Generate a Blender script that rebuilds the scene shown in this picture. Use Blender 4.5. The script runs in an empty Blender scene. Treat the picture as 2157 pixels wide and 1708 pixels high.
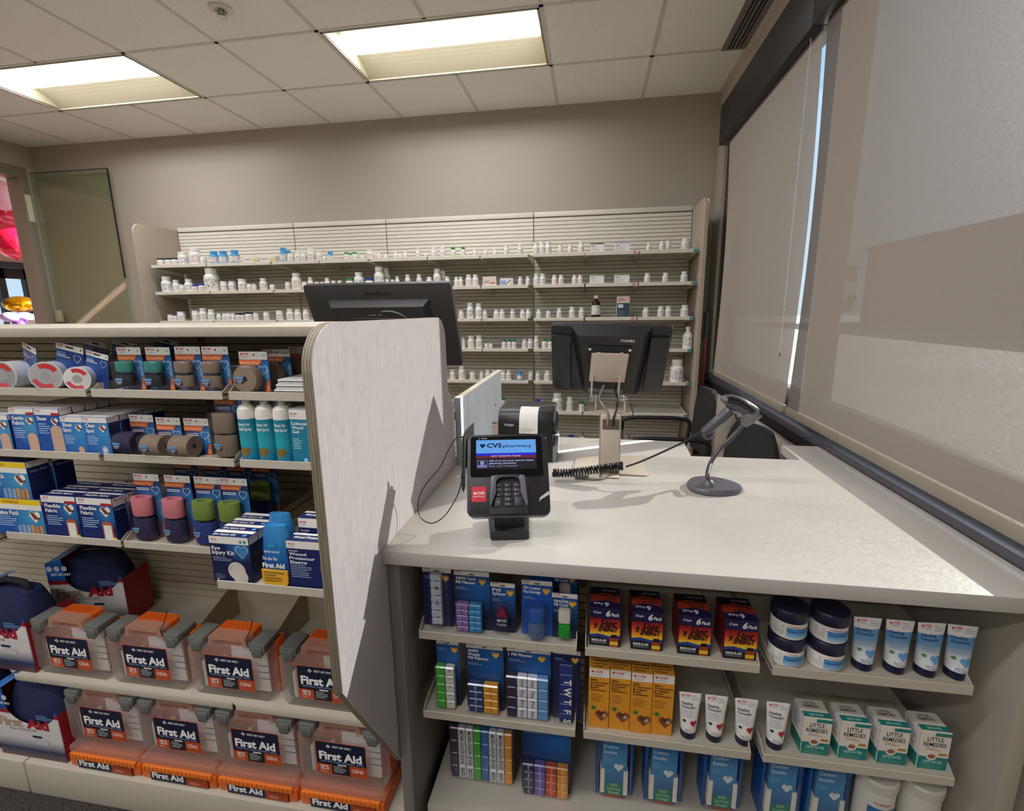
import bpy, bmesh, math, random
from mathutils import Matrix, Vector
random.seed(7)
SC = bpy.context.scene
COL = SC.collection
# ---------------------------------------------------------------- camera
W_, H_, F_ = 2157.0, 1708.0, 1007.63377
YAW, PITCH, ROLL = -0.16438622, 0.19877567, -0.01173722
ZC, ZCEIL, YW, XW = 1.42, 2.907, 3.944, 0.874
def _axes():
    cy, sy, cp, sp, cr, sr = math.cos(YAW), math.sin(YAW), math.cos(PITCH), math.sin(PITCH), math.cos(ROLL), math.sin(ROLL)
    f = Vector((sy*cp, cy*cp, -sp)); r0 = Vector((cy, -sy, 0)); u0 = r0.cross(f)
    return cr*r0+sr*u0, -sr*r0+cr*u0, f
AR, AU, AF = _axes()
CAM = Vector((0, 0, ZC))
cd = bpy.data.cameras.new('camera'); cam = bpy.data.objects.new('camera', cd); COL.objects.link(cam)
cam.matrix_world = Matrix(((AR.x, AU.x, -AF.x, 0), (AR.y, AU.y, -AF.y, 0), (AR.z, AU.z, -AF.z, ZC), (0, 0, 0, 1)))
cd.sensor_fit = 'HORIZONTAL'; cd.sensor_width = 36; cd.lens = F_/W_*36; cd.clip_start = .02; cd.clip_end = 300
SC.camera = cam
def up(px, py, ax, val):
    """3-D point where the view ray of a photo pixel meets the plane coordinate[ax] == val"""
    d = AR*((px-W_/2)/F_) + AU*(-(py-H_/2)/F_) + AF
    return CAM + d*((val-CAM[ax])/d[ax])
# ---------------------------------------------------------------- colour management, sky, sun
SC.view_settings.view_transform = 'Standard'; SC.view_settings.look = 'None'
SC.view_settings.exposure = 0.0; SC.view_settings.gamma = 1.0; SC.view_settings.use_curve_mapping = False
EL = math.radians(28)
SUN = Vector((.868*math.cos(EL), .497*math.cos(EL), math.sin(EL))).normalized()
SUN_STRENGTH, LENS_E, SKY_E = 31.0, 31.0, 1.0
sd = bpy.data.lights.new('sun', 'SUN'); sd.energy = SUN_STRENGTH; sd.angle = math.radians(.5); sd.color = (1, .95, .91)
so = bpy.data.objects.new('sun', sd); COL.objects.link(so); so.rotation_euler = SUN.to_track_quat('Z', 'Y').to_euler(); so.location = SUN*30
w = bpy.data.worlds.new('sky'); SC.world = w; w.use_nodes = True
nt = w.node_tree; N = nt.nodes; L = nt.links; N.clear()
def nd(N, t, **k):
    n = N.new(t)
    for a, b in k.items(): setattr(n, a, b)
    return n
tc = nd(N, 'ShaderNodeTexCoord'); sep = nd(N, 'ShaderNodeSeparateXYZ'); L.new(tc.outputs['Generated'], sep.inputs[0])
ramp = nd(N, 'ShaderNodeValToRGB'); L.new(sep.outputs['Z'], ramp.inputs[0])
ramp.color_ramp.elements[0].position = 0.0; ramp.color_ramp.elements[0].color = (.62, .80, .95, 1)
ramp.color_ramp.elements[1].position = .5; ramp.color_ramp.elements[1].color = (.10, .42, .85, 1)
dot = nd(N, 'ShaderNodeVectorMath', operation='DOT_PRODUCT'); L.new(tc.outputs['Generated'], dot.inputs[0]); dot.inputs[1].default_value = SUN
mx = nd(N, 'ShaderNodeMath', operation='MAXIMUM'); L.new(dot.outputs['Value'], mx.inputs[0]); mx.inputs[1].default_value = 0
pw = nd(N, 'ShaderNodeMath', operation='POWER'); L.new(mx.outputs[0], pw.inputs[0]); pw.inputs[1].default_value = 16
ml = nd(N, 'ShaderNodeMath', operation='MULTIPLY'); L.new(pw.outputs[0], ml.inputs[0]); ml.inputs[1].default_value = 9.0
cb = nd(N, 'ShaderNodeCombineXYZ')
for i, c in enumerate((1, .98, .95)):
    m_ = nd(N, 'ShaderNodeMath', operation='MULTIPLY'); L.new(ml.outputs[0], m_.inputs[0]); m_.inputs[1].default_value = c; L.new(m_.outputs[0], cb.inputs[i])
ad = nd(N, 'ShaderNodeVectorMath', operation='ADD'); L.new(ramp.outputs[0], ad.inputs[0]); L.new(cb.outputs[0], ad.inputs[1])
bg = nd(N, 'ShaderNodeBackground'); L.new(ad.outputs[0], bg.inputs[0]); bg.inputs[1].default_value = SKY_E
wo = nd(N, 'ShaderNodeOutputWorld'); L.new(bg.outputs[0], wo.inputs[0])
# ---------------------------------------------------------------- materials
MATS = {}
def lin(h):
    if not isinstance(h, str): return tuple(h)
    c = [int(h[i:i+2], 16)/255 for i in (0, 2, 4)]
    return tuple(x/12.92 if x < .04045 else ((x+.055)/1.055)**2.4 for x in c)
def mat(h, rough=.5, metal=0, kind=None, **k):
    key = (h, rough, metal, kind, tuple(sorted(k.items())))
    if key in MATS: return MATS[key]
    m = bpy.data.materials.new('m_%s' % (kind or h)); m.use_nodes = True
    N = m.node_tree.nodes; L = m.node_tree.links; b = N['Principled BSDF']; out = N['Material Output']
    c = lin(h); b.inputs['Base Color'].default_value = (*c, 1); b.inputs['Roughness'].default_value = rough; b.inputs['Metallic'].default_value = metal
    def coord(sc=(1, 1, 1)):
        t = nd(N, 'ShaderNodeTexCoord'); mp = nd(N, 'ShaderNodeMapping'); L.new(t.outputs['Object'], mp.inputs[0]); mp.inputs['Scale'].default_value = sc
        return mp.outputs[0]
    def noise(sc, det=2, sx=(1, 1, 1)):
        n = nd(N, 'ShaderNodeTexNoise'); n.inputs['Scale'].default_value = sc; n.inputs['Detail'].default_value = det; L.new(coord(sx), n.inputs['Vector']); return n.outputs['Fac']
    def two(fac, c0, c1, p0=.35, p1=.65):
        r = nd(N, 'ShaderNodeValToRGB'); L.new(fac, r.inputs[0]); e = r.color_ramp.elements
        e[0].position = p0; e[0].color = (*lin(c0), 1); e[1].position = p1; e[1].color = (*lin(c1), 1); L.new(r.outputs[0], b.inputs['Base Color'])
    def bump(fac, s, d=.002):
        bp = nd(N, 'ShaderNodeBump'); bp.inputs['Strength'].default_value = s; bp.inputs['Distance'].default_value = d; L.new(fac, bp.inputs['Height']); L.new(bp.outputs[0], b.inputs['Normal'])
    def facing(lo, hi):
        lw = nd(N, 'ShaderNodeLayerWeight'); lw.inputs[0].default_value = .5; p = nd(N, 'ShaderNodeMath', operation='POWER'); L.new(lw.outputs['Facing'], p.inputs[0]); p.inputs[1].default_value = 5
        mr = nd(N, 'ShaderNodeMapRange'); L.new(p.outputs[0], mr.inputs[0]); mr.inputs[3].default_value = lo; mr.inputs[4].default_value = hi; return mr.outputs[0]
    if kind == 'paint': bump(noise(180, 3), k.get('s', .25), .001)
    elif kind == 'tile':
        n = noise(160, 4); two(n, k['c2'], h, .3, .6); bump(n, .4, .001)
    elif kind == 'cloudy': two(noise(k.get('sc', 5), 4), k['c2'], h, .3, .7)
    elif kind == 'grain':                       # fine linear laminate grain
        n = noise(60, 4, k.get('sx', (1, 8, .25))); two(n, k['c2'], h, .3, .7)
    elif kind == 'carpet':
        n = noise(170, 3, (1, 1, 1)); two(n, k['c2'], h, .35, .7); bump(n, 1, .01)
    elif kind == 'fabric': n = noise(500, 2); two(n, k['c2'], h); bump(n, .6, .001)
    elif kind == 'print':                      # small unreadable drug-label print
        n = noise(k.get('sc', 160), 3, (1, 1, 1)); two(n, h, k['c2'], .56, .6)
    elif kind == 'grad':
        t = nd(N, 'ShaderNodeTexCoord'); s = nd(N, 'ShaderNodeSeparateXYZ'); L.new(t.outputs['Object'], s.inputs[0])
        mr = nd(N, 'ShaderNodeMapRange'); mr.inputs[1].default_value = k['z0']; mr.inputs[2].default_value = k['z1']; L.new(s.outputs[k.get('axis', 2)], mr.inputs[0])
        r = nd(N, 'ShaderNodeValToRGB'); L.new(mr.outputs[0], r.inputs[0]); cs = k['cs']; e = r.color_ramp.elements
        while len(e) < len(cs): e.new(.5)
        for i, (p, cc) in enumerate(cs): e[i].position = p
        for i, (p, cc) in enumerate(cs): e[i].color = (*lin(cc), 1)
        L.new(r.outputs[0], b.inputs['Base Color'])
    elif kind == 'glow':                       # printed radial blend round a local point
        t = nd(N, 'ShaderNodeTexCoord'); d = nd(N, 'ShaderNodeVectorMath', operation='DISTANCE'); L.new(t.outputs['Object'], d.inputs[0]); d.inputs[1].default_value = k['at']
        mr = nd(N, 'ShaderNodeMapRange'); mr.inputs[1].default_value = k.get('r0', 0); mr.inputs[2].default_value = k['r']; L.new(d.outputs['Value'], mr.inputs[0])
        two(mr.outputs[0], k['c1'], h, 0, 1)
    elif kind in ('clear', 'frost', 'glass', 'shade', 'lens', 'screen'):
        N.remove(b)
        if kind in ('lens', 'screen'):
            e = nd(N, 'ShaderNodeEmission'); e.inputs[0].default_value = (*c, 1); e.inputs[1].default_value = k['e']; L.new(e.outputs[0], out.inputs[0])
        else:
            tr = nd(N, 'ShaderNodeBsdfTransparent'); tr.inputs[0].default_value = (*lin(k.get('tint', 'ffffff')), 1)
            mix = nd(N, 'ShaderNodeMixShader'); L.new(tr.outputs[0], mix.inputs[1])
            if kind == 'frost' or kind == 'shade':
                df = nd(N, 'ShaderNodeBsdfDiffuse'); df.inputs[0].default_value = (*c, 1); tl = nd(N, 'ShaderNodeBsdfTranslucent'); tl.inputs[0].default_value = (*c, 1)
                m2 = nd(N, 'ShaderNodeMixShader'); m2.inputs[0].default_value = k.get('tl', .4); L.new(df.outputs[0], m2.inputs[1]); L.new(tl.outputs[0], m2.inputs[2])
                L.new(m2.outputs[0], mix.inputs[2]); mix.inputs[0].default_value = k['a']
                if kind == 'shade':
                    a = noise(200, 2, (1, 3, .30)); bb = noise(200, 2, (1, .35, 3))
                    s = nd(N, 'ShaderNodeMath', operation='ADD'); L.new(a, s.inputs[0]); L.new(bb, s.inputs[1])
                    mr = nd(N, 'ShaderNodeMapRange'); L.new(s.outputs[0], mr.inputs[0]); mr.inputs[1].default_value = .7; mr.inputs[2].default_value = 1.3
                    mr.inputs[3].default_value = .5*(1-k['a']); mr.inputs[4].default_value = 1.5*(1-k['a'])
                    # scattered wider pinholes in the weave
                    hp_ = nd(N, 'ShaderNodeMapRange'); L.new(noise(800, 1), hp_.inputs[0]); hp_.inputs[1].default_value = .70; hp_.inputs[2].default_value = .76; hp_.inputs[3].default_value = 0; hp_.inputs[4].default_value = .3
                    sm_ = nd(N, 'ShaderNodeMath', operation='ADD'); L.new(mr.outputs[0], sm_.inputs[0]); L.new(hp_.outputs[0], sm_.inputs[1])
                    # the weave closes up as it is looked through more obliquely
                    lw = nd(N, 'ShaderNodeLayerWeight'); lw.inputs[0].default_value = .5; m2r = nd(N, 'ShaderNodeMapRange'); L.new(lw.outputs['Facing'], m2r.inputs[0])
                    m2r.inputs[1].default_value = .25; m2r.inputs[2].default_value = .75; m2r.inputs[3].default_value = 1; m2r.inputs[4].default_value = .08
                    pr_ = nd(N, 'ShaderNodeMath', operation='MULTIPLY'); L.new(sm_.outputs[0], pr_.inputs[0]); L.new(m2r.outputs[0], pr_.inputs[1])
                    iv = nd(N, 'ShaderNodeMath', operation='SUBTRACT'); iv.inputs[0].default_value = 1; L.new(pr_.outputs[0], iv.inputs[1]); L.new(iv.outputs[0], mix.inputs[0])
                else:
                    gl = nd(N, 'ShaderNodeBsdfGlossy'); gl.inputs['Roughness'].default_value = .25
                    m3 = nd(N, 'ShaderNodeMixShader'); L.new(facing(.03, .35), m3.inputs[0]); L.new(mix.outputs[0], m3.inputs[1]); L.new(gl.outputs[0], m3.inputs[2]); mix = m3
            else:
                gl = nd(N, 'ShaderNodeBsdfGlossy'); gl.inputs['Roughness'].default_value = rough
                L.new(facing(.07, .6), mix.inputs[0]); L.new(gl.outputs[0], mix.inputs[2])
            L.new(mix.outputs[0], out.inputs[0])
    elif metal == 0 and kind is None and not k.get('plain'):
        # faint surface variation so nothing is a perfectly flat colour
        n = noise(k.get('vs', 40), 2); mr = nd(N, 'ShaderNodeMapRange'); L.new(n, mr.inputs[0]); mr.inputs[3].default_value = rough-.05; mr.inputs[4].default_value = min(1, rough+.08); L.new(mr.outputs[0], b.inputs['Roughness'])
    MATS[key] = m
    return m
# ---------------------------------------------------------------- text glyph meshes
GL = {}
def glyphs(s, bold):
    if (s, bold) not in GL:
        cu = bpy.data.curves.new('t', 'FONT'); cu.body = s; cu.resolution_u = 2; cu.fill_mode = 'FRONT'; cu.offset = bold; cu.align_x = 'LEFT'
        o = bpy.data.objects.new('t', cu); me = bpy.data.meshes.new_from_object(o)
        v = [p.co.copy() for p in me.vertices]; f = [tuple(p.vertices) for p in me.polygons]
        bpy.data.objects.remove(o); bpy.data.curves.remove(cu); bpy.data.meshes.remove(me)
        xs = [p.x for p in v] or [0, 1]
        GL[(s, bold)] = (v, f, min(xs), max(xs))
    return GL[(s, bold)]
HEART = [(math.copysign(abs(math.sin(t))**3, math.sin(t)), (13*math.cos(t)-5*math.cos(2*t)-2*math.cos(3*t)-math.cos(4*t))/16) for t in [i*math.pi/12 for i in range(24)]]
# the chain's angular heart: two squared lobes over a point
AHEART = [(0, -.95), (.95, .1), (.95, .55), (.55, .9), (.35, .9), (0, .6), (-.35, .9), (-.55, .9), (-.95, .55), (-.95, .1)]
# ---------------------------------------------------------------- mesh builder
class MB:
    def __init__(s): s.v = []; s.f = []; s.fm = []; s.ms = []; s.M = Matrix(); s.fr = None
    def mi(s, m):
        if m not in s.ms: s.ms.append(m)
        return s.ms.index(m)
    def add(s, vs, fs, m):
        o = len(s.v); i = s.mi(m)
        s.v += [s.M @ Vector(p) for p in vs]; s.f += [tuple(o+j for j in f) for f in fs]; s.fm += [i]*len(fs); return s
    def box(s, x0, x1, y0, y1, z0, z1, m, b=0, seg=2):
        vs = [(x, y, z) for x in (x0, x1) for y in (y0, y1) for z in (z0, z1)]
        fs = [(0, 1, 3, 2), (4, 6, 7, 5), (0, 4, 5, 1), (2, 3, 7, 6), (0, 2, 6, 4), (1, 5, 7, 3)]
        if b:
            bm = bmesh.new(); bv = [bm.verts.new(p) for p in vs]
            for f in fs: bm.faces.new([bv[i] for i in f])
            bmesh.ops.bevel(bm, geom=bm.edges[:], offset=b, segments=seg, profile=.5, affect='EDGES')
            bm.verts.index_update(); vs = [v.co.copy() for v in bm.verts]; fs = [tuple(v.index for v in f.verts) for f in bm.faces]; bm.free()
        return s.add(vs, fs, m)
    def prism(s, pts, pl, a, b, m, bev=0):
        def P(u, v, t): return {'xz': (u, t, v), 'xy': (u, v, t), 'yz': (t, u, v)}[pl]
        n = len(pts); vs = [P(u, v, a) for u, v in pts] + [P(u, v, b) for u, v in pts]
        fs = [tuple(range(n)), tuple(range(2*n-1, n-1, -1))] + [(i, (i+1) % n, n+(i+1) % n, n+i) for i in range(n)]
        if bev:
            bm = bmesh.new(); bv = [bm.verts.new(p) for p in vs]
            for f in fs: bm.faces.new([bv[i] for i in f])
            ix = {v: i for i, v in enumerate(bv)}; es = [e for e in bm.edges if (ix[e.verts[0]] < n) == (ix[e.verts[1]] < n)]
            bmesh.ops.bevel(bm, geom=es, offset=bev, segments=2, profile=.5, affect='EDGES')
            bm.verts.index_update(); vs = [v.co.copy() for v in bm.verts]; fs = [tuple(v.index for v in f.verts) for f in bm.faces]; bm.free()
        return s.add(vs, fs, m)
    def lathe(s, prof, m, c=(0, 0), n=20, sx=1, sy=1):
        vs = []; fs = []; k = len(prof)
        for r, z in prof:
            for i in range(n):
                a = 2*math.pi*i/n; vs.append((c[0]+r*sx*math.cos(a), c[1]+r*sy*math.sin(a), z))
        for j in range(k-1):
            for i in range(n): fs.append((j*n+i, j*n+(i+1) % n, (j+1)*n+(i+1) % n, (j+1)*n+i))
        if prof[0][0] > 1e-6: fs.append(tuple(range(n-1, -1, -1)))
        if prof[-1][0] > 1e-6: fs.append(tuple((k-1)*n+i for i in range(n)))
        return s.add(vs, fs, m)
    def tube(s, pts, r, m, n=8, closed=False):
        pts = [Vector(p) for p in pts]; k = len(pts); vs = []; fs = []; up_ = None
        for i, p in enumerate(pts):
            d = (pts[(i+1) % k]-pts[i-1]) if closed else (pts[min(i+1, k-1)]-pts[max(i-1, 0)])
            d.normalize()
            if up_ is None: up_ = d.orthogonal().normalized()
            up_ = (up_-d*up_.dot(d)).normalized(); q = d.cross(up_)
            rr = r[i] if isinstance(r, (list, tuple)) else r
            for j in range(n):
                a = 2*math.pi*j/n; vs.append(p+up_*math.cos(a)*rr+q*math.sin(a)*rr)
        for i in range(k if closed else k-1):
            for j in range(n): fs.append((i*n+j, i*n+(j+1) % n, ((i+1) % k)*n+(j+1) % n, ((i+1) % k)*n+j))
        if not closed: fs += [tuple(range(n-1, -1, -1)), tuple((k-1)*n+j for j in range(n))]
        return s.add(vs, fs, m)
    def loft(s, rings, m, cap=True, closed=True):
        n = len(rings[0]); vs = [p for r in rings for p in r]; fs = []
        for i in range(len(rings)-1):
            for j in range(n if closed else n-1): fs.append((i*n+j, i*n+(j+1) % n, (i+1)*n+(j+1) % n, (i+1)*n+j))
        if cap: fs += [tuple(range(n-1, -1, -1)), tuple((len(rings)-1)*n+j for j in range(n))]
        return s.add(vs, fs, m)
    # ---- flat printing on a face
    def frame(s, o, x=(1, 0, 0), y=(0, 0, 1)):
        x = Vector(x).normalized(); y = Vector(y).normalized(); s.fr = (Vector(o), x, y, x.cross(y)); return s
    def P(s, u, v, l=1):
        o, x, y, n = s.fr; return o+x*u+y*v+n*(.00035*l)
    def poly(s, pts, m, l=1): return s.add([s.P(u, v, l) for u, v in pts], [tuple(range(len(pts)))], m)
    cv = 0
    def rect(s, u0, u1, v0, v1, m, l=1):
        if s.cv:
            for i in range(s.cv): a, b = u0+(u1-u0)*i/s.cv, u0+(u1-u0)*(i+1)/s.cv; s.poly([(a, v0), (b, v0), (b, v1), (a, v1)], m, l)
            return s
        return s.poly([(u0, v0), (u1, v0), (u1, v1), (u0, v1)], m, l)
    def disk(s, u, v, r, m, l=1, n=16, sy=1): return s.poly([(u+r*math.cos(2*math.pi*i/n), v+r*sy*math.sin(2*math.pi*i/n)) for i in range(n)], m, l)
    def ring(s, u, v, r0, r1, m, l=1, n=20, a0=0, a1=2*math.pi, sy=1):
        for i in range(n):
            a, b = a0+(a1-a0)*i/n, a0+(a1-a0)*(i+1)/n
            s.poly([(u+r0*math.cos(a), v+r0*sy*math.sin(a)), (u+r1*math.cos(a), v+r1*sy*math.sin(a)), (u+r1*math.cos(b), v+r1*sy*math.sin(b)), (u+r0*math.cos(b), v+r0*sy*math.sin(b))], m, l)
        return s
    def heart(s, u, v, r, m, l=1, ang=False): return s.poly([(u+x*r, v+y*r) for x, y in (AHEART if ang else HEART)], m, l)
    def oheart(s, u, v, r, m, l=1, t=.16):
        k = len(AHEART)
        for i in range(k):
            a, b = AHEART[i], AHEART[(i+1) % k]; q = 1-t
            s.poly([(u+a[0]*r, v+a[1]*r), (u+b[0]*r, v+b[1]*r), (u+b[0]*r*q, v+b[1]*r*q), (u+a[0]*r*q, v+a[1]*r*q)], m, l)
        return s
    def cheart(s, u, v, r, m, l=1, n=12):       # heart that follows a curved surface, in vertical slices
        def lo(x): return -.95+abs(x)/.95*1.05
        def hi(x): x = abs(x); return .6+x/.35*.3 if x < .35 else (.9 if x < .55 else .9-(x-.55)/.4*.35)
        for i in range(n):
            a, b = -.95+1.9*i/n, -.95+1.9*(i+1)/n
            s.poly([(u+a*r, v+lo(a)*r), (u+b*r, v+lo(b)*r), (u+b*r, v+hi(b)*r), (u+a*r, v+hi(a)*r)], m, l)
        return s
    def text(s, u, v, t, h, m, l=2, bold=0, w=None, sx=1, align='l', rot=0, sh=0):
        vs, fs, x0, x1 = glyphs(t, bold); k = h/.72; kx = k*sx
        if w: kx = w/(x1-x0)
        wd = (x1-x0)*kx; ox = {'l': 0, 'c': -wd/2, 'r': -wd}[align]; c, sn = math.cos(rot), math.sin(rot); out = []
        for p in vs:
            a, b = (p.x-x0)*kx+ox+sh*p.y*k, p.y*k
            out.append(s.P(u+a*c-b*sn, v+a*sn+b*c, l))
        return s.add(out, fs, m)
    def lines(s, u, v, w, n, dv, m, l=2, th=None, sd=1):
        rn = random.Random(sd); th = th or dv*.4
        for i in range(n): s.rect(u, u+w*rn.uniform(.6, 1), v-i*dv, v-i*dv+th, m, l)
        return s
    def build(s, name, parent=None, label=None, sharp=35, **tags):
        me = bpy.data.meshes.new(name); me.from_pydata([tuple(p) for p in s.v], [], s.f); bm = bmesh.new(); bm.from_mesh(me)
        if parent is None and False: pass
        for m in s.ms: me.materials.append(m)
        bm.faces.ensure_lookup_table()
        for i, f in enumerate(bm.faces): f.material_index = s.fm[i]; f.smooth = True
        bmesh.ops.recalc_face_normals(bm, faces=bm.faces[:]); bm.to_mesh(me); bm.free()
        me.set_sharp_from_angle(angle=math.radians(sharp))
        o = bpy.data.objects.new(name, me); COL.objects.link(o)
        if parent: o.parent = parent
        if label: o['label'] = label
        for a, b in tags.items(): o[a] = b
        return o
def thing(name, label, cat, loc=(0, 0, 0), rz=0, group=None, rx=0):
    o = bpy.data.objects.new(name, None); COL.objects.link(o); o.empty_display_size = .02
    o.location = loc; o.rotation_euler = (rx, 0, rz); o['label'] = label; o['category'] = cat
    if group: o['group'] = group
    return o
def struct(name, mb, parent=None):
    o = mb.build(name, parent)
    if parent is None: o['kind'] = 'structure'
    return o
def tag(o, label, cat, group=None):
    o['label'] = label; o['category'] = cat
    if group: o['group'] = group
    return o
def dup(root, loc, rz=None, label=None, group=None, sc=None, rx=None):
    r = root.copy(); COL.objects.link(r); r.location = loc
    if rz is not None: r.rotation_euler.z = rz
    if rx is not None: r.rotation_euler.x = rx
    if sc: r.scale = sc
    if label: r['label'] = label
    if group: r['group'] = group
    for ch in list(root.children):
        c = ch.copy(); COL.objects.link(c); c.parent = r
        for g in ch.children:
            d = g.copy(); COL.objects.link(d); d.parent = c
    return r
def chk():
    for o in COL.objects:
        if 'label' in o and len(o['label'].replace('-', ' ').split()) > 16: print('LONG', o.name, o['label'])
ORD = ['first', 'second', 'third', 'fourth', 'fifth', 'sixth', 'seventh', 'eighth', 'ninth', 'tenth', 'eleventh', 'twelfth', 'thirteenth', 'fourteenth', 'fifteenth', 'sixteenth', 'seventeenth', 'eighteenth', 'nineteenth', 'twentieth']
# ================================================================ the setting
M_WALL = mat('ada495', .85, kind='paint'); M_WALL2 = mat('b5ad9c', .85, kind='paint')
M_CEIL = mat('f2efe9', .95, kind='tile', c2='e2ded6'); M_TBAR = mat('cfc9be', .6)
M_BLACK = mat('201c1e', .45); M_DKFRAME = mat('2b272b', .35); M_SILL = mat('4a474c', .28)
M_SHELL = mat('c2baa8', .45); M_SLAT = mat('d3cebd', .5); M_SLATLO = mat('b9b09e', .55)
YB = -4.0; XL = -5.06
b = MB(); b.box(XL-4, XW+.2, YB-.1, YW+1.4, -.05, 0, mat('5a5148', .95, kind='carpet', c2='2e2a27')); b.box(XL, XW, 1.43, YW, 0, .004, mat('b8b0a2', .5)); struct('floor', b)  # pale slab past the counter is added to bounce light onto the ceiling
# ceiling grid of 2 ft tiles, with the troffer cells left open
GX = [0.32777-.61*k for k in range(-1, 10)]; GY = [3.34038+.61-.61*j for j in range(0, 14)]
TROFF = [(1, 1), (5, 1)]+[(k, j) for j in (4, 6, 8, 10) for k in (1, 5)]           # (k of left-most x line pair, j row)
open_ = set()
for k, j in TROFF: open_ |= {(k, j), (k+1, j)}
b = MB(); g = MB(); xs = [XW]+[0.32777-.61*k for k in range(0, 9)]+[XL]
ys = [YW]+[3.34038-.61*j for j in range(0, 12)]+[YB]
vent = (.70, .80)
for i in range(len(xs)-1):
    for j in range(len(ys)-1):
        k = i-1                                                # cell between line k and k+1
        if (k, j) in open_: continue
        b.box(xs[i+1], xs[i], ys[j+1], ys[j], ZCEIL, ZCEIL+.02, M_CEIL)
struct('ceiling', b)
cl = bpy.data.objects['ceiling']
for i, x in enumerate(xs[1:-1]):
    for j in range(len(ys)-1):
        if (i-1, j) in open_ and (i, j) in open_ : continue
        g.box(x-.011, x+.011, ys[j+1], ys[j], ZCEIL-.002, ZCEIL+.001, M_TBAR)
for y in ys[1:-1]: g.box(XL, XW, y-.011, y+.011, ZCEIL-.002, ZCEIL+.001, M_TBAR)
g.box(XW-.022, XW, YB, YW, ZCEIL-.004, ZCEIL-.001, M_TBAR)
g.build('ceiling_grid', cl)
# troffers
def troffer(k, j, label):
    x1, x0 = 0.32777-.61*k-.012, 0.32777-.61*(k+2)+.012; y1, y0 = 3.34038-.61*(j-1)-.012, 3.34038-.61*j+.012
    cx, cy = (x0+x1)/2, (y0+y1)/2; t = thing('ceiling_light', label, 'ceiling light', (cx, cy, ZCEIL), 0, 'recessed ceiling lights')
    hx, hy = (x1-x0)/2, (y1-y0)/2; wm = mat('9a9076', .5)
    f = MB()
    for a in ((-hx, hx, -hy, -hy+.012), (-hx, hx, hy-.012, hy), (-hx, -hx+.012, -hy, hy), (hx-.012, hx, -hy, hy)): f.box(*a, -.004, .006, wm)
    f.build('frame', t)
    r = MB(); n = 7; iy = hy-.012; ix = hx-.012
    for s in (-1, 1):                                          # curved side reflectors rising to the lens
        pr = [(s*(iy-(iy-.10)*q/n), .004+.075*math.sin(q/n*math.pi/2)) for q in range(n+1)]
        for q in range(n): r.add([(-ix, pr[q][0], pr[q][1]), (ix, pr[q][0], pr[q][1]), (ix, pr[q+1][0], pr[q+1][1]), (-ix, pr[q+1][0], pr[q+1][1])], [(0, 1, 2, 3)], wm)
        r.add([(s*ix, -iy, 0), (s*ix, iy, 0), (s*ix, iy*.8, .085), (s*ix, -iy*.8, .085)], [(0, 1, 2, 3)], wm)
    r.box(-ix, ix, -.11, .11, .08, .086, wm)
    r.build('reflector', t)
    l = MB(); n = 8
    pr = [(.085*math.cos(math.pi*q/n), .078-.045*math.sin(math.pi*q/n)) for q in range(n+1)]
    for q in range(n): l.add([(-ix+.02, *pr[q]), (ix-.02, *pr[q]), (ix-.02, *pr[q+1]), (-ix+.02, *pr[q+1])], [(0, 1, 2, 3)], mat('f8f9ff', kind='lens', e=LENS_E))
    l.build('lens', t, label='glowing white curved diffuser')
troffer(1, 1, 'lit recessed ceiling light right of the sprinkler, nearest the window')
troffer(5, 1, 'lit recessed ceiling light at left, left of the sprinkler')
for (k, j) in TROFF[2:]: troffer(k, j, 'unseen recessed ceiling light added out of view to brighten the store')  # these rows are out of frame, added to brighten the interior
# walls
b = MB(); b.box(XL, XW+.1, YW, YW+.1, 0, ZCEIL+.1, M_WALL); struct('wall_back', b)
b = MB(); b.box(XL-4, XW+.1, YB-.1, YB, 0, ZCEIL+.1, M_WALL2); struct('wall_front', b)
b = MB()                                                        # left wall with a doorway
b.box(XL-.12, XL, YB, 1.2, 0, ZCEIL+.1, M_WALL2); b.box(XL-.12, XL, 1.2, 3.86, 2.70, ZCEIL+.1, M_WALL2); b.box(XL-.12, XL, 3.86, YW, 0, ZCEIL+.1, M_WALL2)
struct('wall_left', b)
b = MB(); fm = mat('8f8574', .5)
b.box(XL-.13, XL+.015, 3.80, 3.87, 0, 2.62, fm, .004); b.box(XL-.13, XL+.015, 1.2, 3.87, 2.62, 2.71, fm, .004); b.box(XL-.13, XL+.015, 1.15, 1.24, 0, 2.6, fm, .004)
b.box(XL+.015, XL+.022, 3.815, 3.86, 2.25, 2.48, mat('e9e4c8', .5))
struct('trim_1', b)
# window wall
b = MB()
b.box(XW, XW+.16, YB, YW, 0, .86, mat('c9c2b0', .85, kind='paint')); b.box(XW, XW+.16, YB, YW, 2.66, ZCEIL+.1, M_WALL2)
b.box(XW, XW+.16, 3.74, YW, .86, 2.66, M_WALL); b.box(XW, XW+.16, YB, -1.6, .86, 2.66, M_WALL2)
struct('wall_right', b)
wf = MB()
WX0, WX1 = XW+.02, XW+.13
wf.box(WX0, WX1, 3.60, 3.74, .86, 2.66, M_DKFRAME, .004); wf.box(WX0, WX1, -1.6, 3.74, 2.56, 2.66, M_DKFRAME)
wf.box(WX0-.05, WX1, -1.6, 3.74, .86, .93, M_BLACK, .004); wf.box(WX0+.05, WX1, -1.6, 3.74, .93, 1.03, M_BLACK, .004)  # second rail made tall to block sun slipping under the hem bar
for y in (2.215, .35): wf.box(WX0+.02, WX1, y-.045, y+.022, .93, 2.56, M_DKFRAME, .004)
struct('window_1', wf)
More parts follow.
